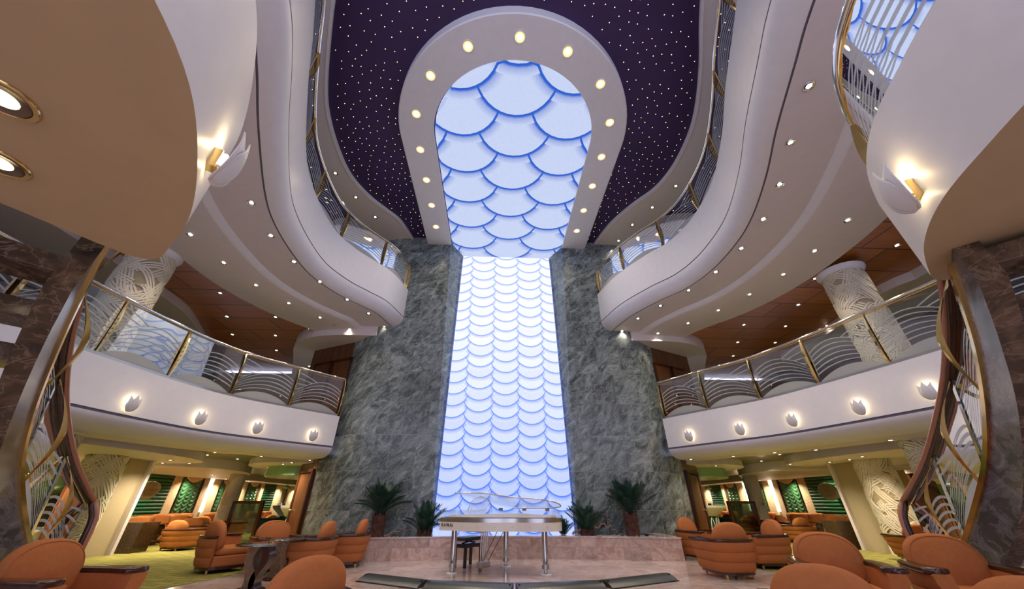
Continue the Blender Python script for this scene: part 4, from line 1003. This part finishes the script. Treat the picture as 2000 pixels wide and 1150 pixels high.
pl.tube([(x * 0.94 + 0.03, y * 0.92, 0.93) for x, y in inn[2:]], 0.035, 6)
pl.build('iron_plate', IVORY, piano)
st_ = MB()
for k in range(26):
    y = -0.6 + 1.2 * k / 25; st_.tube([(0.25, y, 0.92), (0.95 + 0.7 * k / 25, y * 0.75 + 0.08, 0.92)], 0.002, 4)
o = st_.build('strings', CHROME, piano); o['kind'] = 'stuff'
mb = MB()
for k in range(52): mb.box((-0.12, -0.60 + 1.2 * (k + 0.5) / 52, 0.875), (0.15, 0.0215, 0.02))
kb = mb.build('keyboard', CERAMIC, piano)
mb = MB()
for k in range(51):
    if k % 7 in (0, 1, 3, 4, 5): mb.box((-0.09, -0.60 + 1.2 * (k + 1.0) / 52, 0.89), (0.09, 0.011, 0.02))
mb.build('black_keys', BLACK, kb)
for q in (-1, 1): MB().tube([(-0.24, 0.76 * q, 0.80), (-0.24, 0.77 * q, 0.93), (-0.20, 0.77 * q, 0.99), (-0.02, 0.77 * q, 1.04)], 0.012, 6).build('cheek_rail', CLEAR, piano, smooth=True)
# transparent lid, hinged on the far (bass) side and raised towards the camera
lid = [(x, y) for x, y in cs if x > -0.05]; th_ = radians(10.5)
def lp(x, y, dz=0.0):
    q = (0.77 - y); return (x, 0.77 - q * cos(th_) + dz * sin(th_) * 0, 1.07 + q * sin(th_) + dz)
mb = MB(); n = len(lid); mb.add([lp(x, y) for x, y in lid] + [lp(x, y, 0.018) for x, y in lid], [tuple(range(n)), tuple(range(2 * n - 1, n - 1, -1))] + [(i, (i + 1) % n, n + (i + 1) % n, n + i) for i in range(n)])
ld = mb.build('lid', CLEAR, piano)
MB().tube([lp(x, y, 0.009) for x, y in lid[1:-1]], 0.011, 6).build('lid_edge', STEEL, ld, smooth=True)
MB().tube([(0.5, -0.66, 1.0), lp(0.5, -0.60)], 0.012, 8).build('lid_prop', CLEAR, piano, smooth=True)
for x, y in ((0.25, 0.72), (0.9, 0.72), (1.5, 0.70)): MB().box((x, y, 1.055), (0.07, 0.06, 0.05)).build('hinge', STEEL, piano)
desk = [(0.12 + 0.10 * v, -0.42 + 0.84 * u, 1.0 + (0.30 * sqrt(max(0, 1 - (2 * u - 1) ** 2))) * v) for v in (0, 1) for u in [k / 20 for k in range(21)]]
MB().grid([desk[:21], desk[21:]]).build('music_desk', CLEAR, piano, smooth=True)
MB().tube([desk[21 + k] for k in range(21)], 0.005, 5).build('desk_edge', STEEL, piano, smooth=True)
for x, y in ((0.05, -0.60), (0.42, 0.70), (1.66, 0.26)):
    lg = MB().cyl((x, y, 0.13), 0.055, 0.57, 24).build('leg', CHROME, piano, smooth=True, angle=40)
    MB().cyl((x, y, 0.15), 0.068, 0.55, 24).build('sleeve', CLEAR, lg, smooth=True, angle=40)
    MB().cyl((x, y, 0.09), 0.072, 0.07, 24).build('collar', STEEL, lg, smooth=True, angle=40)
    MB().lathe([(0.001, 0.0), (0.10, 0.0), (0.10, 0.012), (0.03, 0.02), (0.03, 0.06), (0.02, 0.09)], (x, y, 0), 24).build('caster', STEEL, lg, smooth=True, angle=40)
    MB().lathe([(0.05, 0.0), (0.11, 0.0), (0.11, 0.014), (0.05, 0.022)], (x, y, 0), 24).build('cup', CERAMIC, lg, smooth=True, angle=40)
ly = MB().box((0.35, 0, 0.10), (0.14, 0.30, 0.10)).box((0.30, 0, 0.68), (0.4, 0.55, 0.05)).build('pedal_box', STEEL, piano, bevel=0.01)
for y in (-0.10, -0.035, 0.035, 0.10): MB().cyl((0.35, y, 0.15), 0.016, 0.53, 12).build('lyre_rod', CHROME, ly, smooth=True, angle=40)
for y in (-0.07, 0.0, 0.07): MB().box((0.25, y, 0.075), (0.10, 0.03, 0.018)).build('pedal', BRASS, ly)
for y in (-0.09, 0.09): MB().tube([(0.38, y, 0.12), (0.78, y * 1.3, 0.69)], 0.006, 6).build('brace', BLACK, ly)
mb = MB()
for k in range(9):
    i = 3 + k * 4
    if i < len(cs): mb.lathe([(0.001, 0), (0.009, 0), (0.001, 0.006)], (cs[i][0] * 1.002, cs[i][1] * 1.004, 0.77), 8)
mb.build('stud', BLACK, piano)
# the maker's letters on the treble cheek
cu = bpy.data.curves.new('lettering', 'FONT'); cu.body = 'KAWAI'; cu.size = 0.085; cu.extrude = 0.003; cu.space_character = 1.25
tmp = bpy.data.objects.new('tmp', cu); COL.objects.link(tmp); bpy.context.view_layer.update()
me = bpy.data.meshes.new_from_object(tmp.evaluated_get(bpy.context.evaluated_depsgraph_get())); bpy.data.objects.remove(tmp)
me.materials.clear(); me.materials.append(BLACK); lt = bpy.data.objects.new('lettering', me); COL.objects.link(lt); lt.parent = casep
lt.location = (-0.17, -0.776, 0.765); lt.rotation_euler = (pi / 2, 0, 0)
# bench
bp = PM + PF * -0.30 + PR * -0.28
t = thing('piano_bench', 'black piano bench with a padded blue-black seat behind the piano', 'bench', tuple(bp), atan2(PF.y, PF.x))
MB().box((0, 0, 0.50), (0.34, 0.60, 0.07)).build('seat', BLACKLEATHER, t, bevel=0.02)
MB().box((0, 0, 0.38), (0.34, 0.58, 0.07)).build('frame', BLACK, t, bevel=0.005)
MB().tube([(0, -0.22, 0.42), (0, 0.22, 0.47)], 0.012, 6).tube([(0, 0.22, 0.42), (0, -0.22, 0.47)], 0.012, 6).build('scissor_lift', BLACK, t)
for x in (-0.14, 0.14):
    for y in (-0.26, 0.26): MB().box((x, y, 0.175), (0.05, 0.05, 0.35)).build('leg', BLACK, t)
# ------------------------------------------------------------------ dark metal edging on the floor before the stage
ev = [at(x, y, 0.09) for x, y in ((722, 1118), (838, 1131), (1005, 1137), (1172, 1131), (1299, 1117))]
lab = ['dark metal floor trough, leftmost length of the bent run before the piano', 'dark metal floor trough left of the centre, under the piano', 'dark metal floor trough right of the centre, under the piano', 'dark metal floor trough, rightmost length of the bent run before the piano']
for k in range(4):
    a, b_ = Vector(ev[k]), Vector(ev[k + 1]); d = (b_ - a); d.z = 0; L_ = d.length; d.normalize(); q = Vector((d.y, -d.x, 0))
    if q.y > 0: q = -q
    t = thing('floor_trough', lab[k], 'floor edging', (a.x, a.y, 0), atan2(d.y, d.x))
    g = 0.012; e0, e1 = g, L_ - g
    pr = [(0.0, 0.0), (0.0, 0.085), (-0.05, 0.09), (-0.14, 0.075), (-0.24, 0.035), (-0.27, 0.0)]
    rows = [[(x, y, z) for y, z in pr] for x in (e0, e1)]
    mb = MB().grid(rows); mb.add(rows[0], [tuple(range(6))]); mb.add(rows[1], [tuple(range(6))]); mb.build('housing', DARKMETAL, t, smooth=True, angle=40)
    MB().box((L_ / 2, -0.285, 0.006), (L_ - 2 * g, 0.03, 0.012)).build('lip', BLACK, t)
    for x in (0.05, L_ - 0.05): MB().box((x, -0.12, 0.083), (0.02, 0.05, 0.012)).build('clip', BLACK, t)
# dark green tub chairs on the middle deck, behind the balustrades
for s in (-1, 1):
    for k, (x, y, az) in enumerate([(9.3, 9.6, 120), (10.4, 7.2, 80), (9.2, 5.4, 60)]):
        armchair(GRN[0], GRN[1], s * x, y, -s * az if s > 0 else az, f'dark green tub chair on the {SIDE[s]} middle deck, {ORD[k]} from the wood doors', z=3.5)
# ------------------------------------------------------------------ lounges under the lower balconies
def sofa(x, y, az, w, label, name='sofa', fab=None):
    fab = fab or ORANGE2; t = thing(name, label, 'sofa', (x, y, 0), -radians(az))
    MB().box((0, 0, 0.045), (w - 0.1, 0.7, 0.09)).build('plinth', DARKWOOD, t)
    MB().box((0, 0.02, 0.2), (w - 0.06, 0.78, 0.22)).build('seat_base', fab, t, bevel=0.03)
    n = max(2, round(w / 0.75)); cw = (w - 0.3) / n
    for k in range(n):
        cx = -w / 2 + 0.15 + cw * (k + 0.5)
        MB().grid(sellip((cx, 0.08, 0.37), (cw / 2, 0.34, 0.09), 0.4, 0.3), cu=True).build('seat_cushion', fab, t, smooth=True, angle=0)
        MB().grid(sellip((cx, -0.30, 0.60), (cw / 2 + 0.004, 0.14, 0.23), 0.45, 0.35), cu=True).build('back_cushion', fab, t, smooth=True, angle=0)
    for s in (-1, 1):
        MB().box((s * (w / 2 - 0.07), 0.0, 0.30), (0.15, 0.82, 0.40)).build('arm', fab, t, bevel=0.03)
        MB().box((s * (w / 2 - 0.07), 0.0, 0.515), (0.17, 0.84, 0.03)).build('arm_rim', DARKWOOD, t, bevel=0.01)
    return t
def facing_panel(s, y0, y1, z0, z1, x=13.9, th=0.12): return ((s * (x + th / 2), (y0 + y1) / 2, (z0 + z1) / 2), (th, y1 - y0, z1 - z0))
for s in (-1, 1):
    n_ = SIDE[s]
    struct('wall_' + n_, MB().box((s * 14.25, 12, 1.25), (0.3, 40, 2.6)), WALLPAPER)
    struct('wall_end_' + n_, MB().box((s * 10.0, 31.1, 1.25), (8.6, 0.3, 2.6)), WALLPAPER)
    struct('wall_core_' + n_, MB().box((s * 5.6, 22.0, 1.25), (0.2, 18.0, 2.6)), DOORWOOD)
    struct('wall_behind_' + n_, MB().box((s * 10.0, -5.9, 1.75), (8.6, 0.2, 3.5)), WALLPAPER)
    # crinkled cream panels, light strips, ruched curtains, blinds along the window wall (pattern read off the photograph)
    for k, (a, b_) in enumerate([(17.62, 18.08), (19.45, 19.8), (20.1, 20.6), (21.5, 21.95), (22.3, 22.88), (24.25, 24.48), (25.88, 26.75), (27.6, 29.0)]):
        o = MB().box(*facing_panel(s, a, b_, 0.0, 2.3)).build('wall_panel', CRUSH); tag(o, f'crinkled cream wall panel in the {n_} lounge, {ORD[k]} along the window wall', 'wall panel')
    for k, (a, b_) in enumerate([(19.8, 20.1), (21.95, 22.3)]):
        o = MB().box(*facing_panel(s, a, b_, 0.85, 2.24, 13.95)).build('light_strip', TUBE); tag(o, f'tall glowing light strip on the {n_} lounge wall, {"nearer" if k == 0 else "farther"} of the two', 'light strip')
    for k, (a, b_, zz) in enumerate([(18.1, 19.2, 2.1), (20.62, 21.3, 2.1), (22.9, 23.85, 2.1)]):
        t = thing('ruched_curtain', f'green satin ruched curtain in the {n_} lounge, {ORD[k]} along the window wall', 'curtain', (s * 13.9, (a + b_) / 2, 0))
        w = b_ - a; rows = []
        nu = 40
        for i in range(61):
            v = i / 60; z = 0.85 + 1.4 * v; r = []
            for j in range(nu + 1):
                u = j / nu; ph = u * 3; fr = (ph % 1.0); sag = 0.10 * (4 * (fr - 0.5) ** 2)
                r.append((-s * (0.03 + 0.05 * abs(sin(pi * 9 * (v - sag)))), (u - 0.5) * w, z))
            rows.append(r)
        MB().grid(rows).build('drape', CURTAIN, t, smooth=True, angle=0)
        rows = []
        for i in range(7):
            v = i / 6; rows.append([(-s * (0.09 + 0.03 * sin(pi * v)), (u / 16 - 0.5) * w * 1.05, 2.26 - v * 0.26 * sin(pi * u / 16) ** 0.7) for u in range(17)])
        MB().grid(rows).build('swag', TANFAB, t, smooth=True, angle=0)
        MB().box((0.0, (w / 2 + 0.09) , 1.5), (0.10, 0.16, 1.6)).build('window_frame', DARKWOOD, t)
    for k, (a, b_) in enumerate([(15.0, 17.55), (24.5, 25.8)]):
        t = thing('window_blind', f'dark green padded blind in the {n_} lounge, ' + ('the wide one behind the plaque' if k == 0 else 'the far one beyond the bar'), 'window blind', (s * 13.92, (a + b_) / 2, 0))
        w = b_ - a; rows = []
        for i in range(73):
            v = i / 72; rows.append([(-s * (0.02 + 0.055 * abs(sin(pi * 12 * v)) ** 0.6), -w / 2, 0.7 + 1.5 * v), (-s * (0.02 + 0.055 * abs(sin(pi * 12 * v)) ** 0.6), w / 2, 0.7 + 1.5 * v)])
        MB().grid(rows).build('fabric', BLIND, t, smooth=True, angle=50)
        for q in (-1, 1): MB().box((0, q * (w / 2 + 0.04), 1.45), (0.12, 0.06, 1.6)).build('side_frame', TANFAB, t)
    # oval plaque before the near blind
    t = thing('oval_plaque', f'grey oval plaque with three lines of gold script before the {n_} green blind', 'sign', (s * 13.3, 15.85, 1.62), s * 0.61)
    el = [(0.30 * cos(a) * (1 + 0.06 * sin(2 * a)), 0.29 * sin(a)) for a in [2 * pi * k / 36 for k in range(36)]]
    # local face turned to the hall
    def fp(u, v, d): return (-s * d, u, v)
    mb = MB(); n = 36; mb.add([fp(u, v, 0.10) for u, v in el] + [fp(u * 1.12, v * 1.1 - 0.02, -0.10) for u, v in el], [tuple(range(n)), tuple(range(2 * n - 1, n - 1, -1))] + [(i, (i + 1) % n, n + (i + 1) % n, n + i) for i in range(n)])
    mb.build('stone', GOLDSTONE, t, bevel=0.015)
    for q, (tx, zz) in enumerate((('The', 0.13), ('Rainbow' if False else 'Cotton', -0.03), ('Club', -0.19))):
        cu = bpy.data.curves.new('script_line', 'FONT'); cu.body = tx; cu.size = 0.15; cu.extrude = 0.004; cu.shear = 0.3; cu.align_x = 'CENTER'
        tmp = bpy.data.objects.new('tmp', cu); COL.objects.link(tmp); bpy.context.view_layer.update()
        me = bpy.data.meshes.new_from_object(tmp.evaluated_get(bpy.context.evaluated_depsgraph_get())); bpy.data.objects.remove(tmp)
        me.materials.clear(); me.materials.append(GOLDTXT); lt = bpy.data.objects.new('script_line', me); COL.objects.link(lt); lt.parent = t
        lt.location = (-s * 0.103, 0.0, zz); lt.rotation_euler = (pi / 2, 0, -s * pi / 2)
    MB().box((s * 0.40, 0.0, 0.0), (0.70, 0.08, 0.08)).build('bracket', BRONZE, t)
    # tan panel wall, its pedestal
    t = thing('wall_panel', f'tall tan papered wall panel with pale edge trim in the {n_} lounge', 'wall panel', (s * 10.75, 11.35, 0))
    MB().box((0, 0, 1.15), (0.6, 1.25, 2.3)).build('panel', WALLPAPER, t)
    MB().box((-s * 0.33, 0.66, 1.15), (0.12, 0.10, 2.3)).build('edge_trim', SOFFIT, t)
    o = MB().box((s * 10.62, 12.55, 0.36), (0.95, 0.55, 0.72), 0, 1.12).build('stone_pedestal', PEDEST, bevel=0.01); tag(o, f'dark brown stone pedestal beside the tan panel in the {n_} lounge', 'pedestal')
    # door in the end of the marble wall
    struct('wall_door_' + n_, MB().prism([(s * 5.86, 12.62), (s * 6.86, 13.62), (s * 6.72, 13.78), (s * 5.7, 12.76)][::-s], 0.0, 2.5), DOORWOOD)
    t = thing('wooden_door', f'brown wooden door with brass knob beside the {n_} end of the marble wall', 'door', (s * 6.34, 13.10, 0), atan2(1.0, s * 1.0))
    off_ = -0.03 * s
    MB().box((0, off_, 1.0), (0.86, 0.05, 2.0)).build('leaf', DOORWOOD, t)
    for q in (-1, 1): MB().box((q * 0.49, off_ * 1.6, 1.04), (0.10, 0.07, 2.08)).build('jamb', DARKWOOD, t)
    MB().box((0, off_ * 1.6, 2.08), (1.08, 0.07, 0.10)).build('head', DARKWOOD, t)
    kn = MB().lathe([(0.001, 0), (0.03, 0), (0.03, 0.01), (0.012, 0.015), (0.012, 0.05), (0.035, 0.06), (0.03, 0.085), (0.001, 0.09)], n=16).build('knob', BRASS, t, smooth=True, angle=50)
    kn.location = (0.34 , off_ * 2.0, 1.0); kn.rotation_euler = (s * pi / 2, 0, 0)
    # middle deck: wood doors by the marble
    struct('wall_wood_' + n_, MB().prism([(s * 5.3, 12.25), (s * 7.4, 13.3), (s * 7.35, 13.5), (s * 5.2, 12.45)][::-s], 3.5, 6.3), DOORWOOD)
    for k in (0, 1):
        c = Vector((s * (5.85 + 0.85 * k), 12.5 + 0.425 * k, 3.5)); t = thing('wooden_door', f'tall brown wood door on the {n_} middle deck, ' + ('next to the marble' if k == 0 else 'away from the marble'), 'door', tuple(c), atan2(1.05, s * 2.1))
        MB().box((0, -0.03 if s > 0 else 0.03, 1.05), (0.74, 0.05, 2.1)).build('leaf', DOORWOOD, t, bevel=0.01)
        for q in (-1, 1): MB().box((q * 0.41, -0.05 if s > 0 else 0.05, 1.08), (0.08, 0.05, 2.16)).build('jamb', DARKWOOD, t)
        MB().box((0, -0.05 if s > 0 else 0.05, 2.14), (0.9, 0.05, 0.08)).build('head', DARKWOOD, t)
    # dropped cream soffits under the green ceiling
    for k, (pl_, z) in enumerate(DROP):
        P2 = [(s * a, b_) for a, b_ in pl_]
        struct('ceiling_drop_%s_%d' % (n_, k + 1), MB().prism(P2[::-1] if s < 0 else P2, z, 2.5), SOFFIT)
    struct('ceiling_beam_' + n_, MB().prism([(s * 12.9, 12), (s * 14.1, 12), (s * 14.1, 31), (s * 12.9, 31)][::s], 2.22, 2.5), SOFFIT)
    struct('trim_drum_' + n_, MB().lathe([(0.001, 0.0), (1.30, 0.0), (1.34, 0.03), (1.30, 0.32), (0.001, 0.32)], (s * 7.4, 15.3, 2.0), 40), GREENDRUM)
    # bar counter with a lattice of white loops, drinks jar on it
    t = thing('bar_counter', f'curved bar with stone top and white looped lattice front at the {n_} lounge', 'bar counter', (s * 7.5, 15.8, 0))
    aa = [(-pi * 0.95 + 1.5 * pi * k / 30) for k in range(31)] if s > 0 else [(-pi * 0.55 + 1.5 * pi * k / 30) for k in range(31)]
    def ring(r, z): return [(r * cos(a), r * sin(a), z) for a in aa]
    MB().grid([ring(0.75, 0.0), ring(0.75, 0.78)]).build('front', BLIND, t, smooth=True, angle=0)
    MB().grid([ring(0.78, 0.78), ring(1.12, 1.02), ring(1.16, 1.08), ring(1.16, 1.12), ring(0.6, 1.12), ring(0.6, 0.78)]).build('counter_top', RELIEF, t, smooth=True, angle=35)
    mb = MB()
    for k in range(15):
        a0 = aa[0] + (aa[-1] - aa[0]) * k / 15; wd = (aa[-1] - aa[0]) / 15
        for z0, h, o_ in ((0.05, 0.68, 0.0), (0.05, 0.34, 0.5)):
            P = []
            for j in range(15):
                q = j / 14; an = a0 + wd * (o_ + q * 0.96); P.append((0.80 * cos(an), 0.80 * sin(an), z0 + h * sin(pi * q) ** 0.6))
            mb.tube(P, 0.014, 5)
    mb.build('lattice', CERAMIC, t, smooth=True)
    jx, jy = s * 6.9 - s * 0.85, 15.1
    jx, jy = s * 7.85, 15.0
    t = thing('drinks_jar', f'round clear glass drinks jar on the {n_} bar', 'jar', (jx, jy, 1.12))
    MB().cyl((0, 0, 0), 0.13, 0.07, 24).build('stand', CHROME, t, smooth=True, angle=40)
    MB().lathe([(0.001, 0.08), (0.12, 0.09), (0.19, 0.20), (0.21, 0.33), (0.18, 0.46), (0.11, 0.53)], n=28).build('bowl', CLEAR, t, smooth=True, angle=0)
    MB().lathe([(0.12, 0.53), (0.14, 0.55), (0.10, 0.60), (0.03, 0.63), (0.03, 0.66), (0.001, 0.67)], n=24).build('lid', CHROME, t, smooth=True, angle=40)
    for k in (0, 1):
        o = MB().lathe([(0.001, 0.0), (0.05, 0.0), (0.07, 0.13), (0.065, 0.13), (0.046, 0.01), (0.001, 0.01)], (s * 7.5 + 0.18 * k * s, 14.80 + 0.02 * k, 1.12), 18).build('glass_jug', CLEAR, smooth=True, angle=40); tag(o, f'clear glass beside the drinks jar on the {n_} bar, ' + ('nearer the door' if k == 0 else 'farther from the door'), 'glass')
    # bar stools, glass partition
    for k, (x, y) in enumerate([(9.05, 16.4), (8.95, 17.1)]):
        t = thing('bar_stool', f'round green bar stool at the {n_} bar, ' + ('nearer the partition' if k == 0 else 'tucked behind the first'), 'stool', (s * x, y, 0))
        MB().lathe([(0.001, 0), (0.24, 0), (0.20, 0.32), (0.22, 0.34), (0.22, 0.62), (0.001, 0.62)], n=24).build('barrel', GREENFAB, t, smooth=True, angle=40)
        MB().lathe([(0.001, 0.62), (0.235, 0.62), (0.245, 0.66), (0.22, 0.70), (0.001, 0.71)], n=24).build('seat', GREENFAB, t, smooth=True, angle=40)
    t = thing('glass_partition', f'low dark glass partition in a wood frame beside the {n_} bar', 'partition', (s * 9.2, 15.35, 0), atan2(0.15, s * 1.0))
    MB().box((0, 0, 0.62), (1.0, 0.03, 1.12)).build('pane', DARKGLASS, t)
    MB().box((0, 0, 1.22), (1.2, 0.09, 0.09)).build('top_rail', DARKWOOD, t)
    for q in (-1, 1): MB().box((q * 0.55, 0, 0.6), (0.10, 0.09, 1.2)).build('stile', DARKWOOD, t)
# seats of the lounges
LSEAT = {-1: [('armchair', (343, 1070), 12), ('b', (371, 1043), -20), ('c', (404, 1036), -60), ('d', (388, 1034), 60), ('e', (424, 1032), -80)],
         1: [('a', (1556, 1054), -14), ('b', (1532, 1040), -60), ('c', (1502, 1037), 160), ('d', (1540, 1035), -40), ('e', (1516, 1031), -90)]}
LPOS = {-1: [(-9.55, 13.2, 12), (-10.75, 15.2, -20), (-11.9, 17.0, -60), (-11.5, 18.6, 60), (-10.6, 19.4, -80)],
        1: [(10.45, 14.6, -14), (10.0, 18.1, -60), (12.0, 16.95, 160), (11.7, 18.4, -40), (10.5, 19.3, -90)]}
for s in (-1, 1):
    for k, (x, y, az) in enumerate(LPOS[s]):
        armchair(LNG[0], LNG[1], x, y, az, f'amber tub chair by the low tables of the {SIDE[s]} lounge, {ORD[k]} from the stairs')
    for k, (x, y, az) in enumerate([(9.6, 20.6, 0), (8.6, 21.6, 60), (10.4, 22.4, -70), (11.4, 21.6, -20)]):
        armchair(LNG[0], LNG[1], s * x, y, s * az, f'amber tub chair far in the {SIDE[s]} lounge past the slim column, {ORD[k]} from the bar')
    for k, (x, y, az, w) in enumerate([(12.2, 13.7, 180, 2.2), (12.35, 15.6, 180, 2.2), (13.25, 17.9, -90, 2.4), (13.25, 20.9, -90, 2.4), (13.25, 24.2, -90, 2.6)]):
        sofa(s * x, y, s * az, w, f'amber sofa in the {SIDE[s]} lounge, {ORD[k]} counting away from the camera')
    for k, (x, y) in enumerate([(11.5, 14.6), (12.3, 19.6), (12.2, 21.8)]):
        t = glass_table(s * x, y, f'low round glass table in the {SIDE[s]} lounge, {ORD[k]} counting away from the camera', 0.5 * k)
armchair(LNG[0], LNG[1], 9.75, 9.75, 20, 'amber tub chair beside the right carved columns, nearer the tan wall panel')
armchair(LNG[0], LNG[1], 9.5, 8.75, 28, 'amber tub chair beside the right stairs, in front of its twin by the tan panel')
# display niche behind the right stairs
t = thing('display_cabinet', 'green-backed display cabinet with small frames behind the right stairs', 'display cabinet', (12.3, 10.0, 0), 0)
MB().box((0.2, 0, 1.0), (0.1, 2.6, 1.9)).build('back', BLIND, t)
for z in (0.35, 0.75, 1.15): MB().box((0.02, 0, z), (0.34, 2.5, 0.03)).build('shelf', GLASS, t)
for q in (-1, 1): MB().box((0.0, q * 1.32, 1.0), (0.4, 0.08, 2.0)).build('side', DARKWOOD, t)
MB().box((0.0, 0, 0.08), (0.42, 2.7, 0.16)).build('base', DARKWOOD, t); MB().box((0.0, 0, 2.0), (0.42, 2.7, 0.10)).build('top', SOFFIT, t)
for k in range(6):
    y, z = -0.9 + 0.36 * k, (0.367, 0.767)[k % 2]
    f = thing('picture_frame', f'small brass picture frame in the green display cabinet, {ORD[k]} along from the stairs', 'picture frame', (12.28, 10.0 + y, z))
    MB().box((0.0, 0, 0.11), (0.03, 0.24, 0.22)).build('border', BRASS, f); MB().box((-0.018, 0, 0.11), (0.008, 0.19, 0.17)).build('picture', CERAMIC, f)
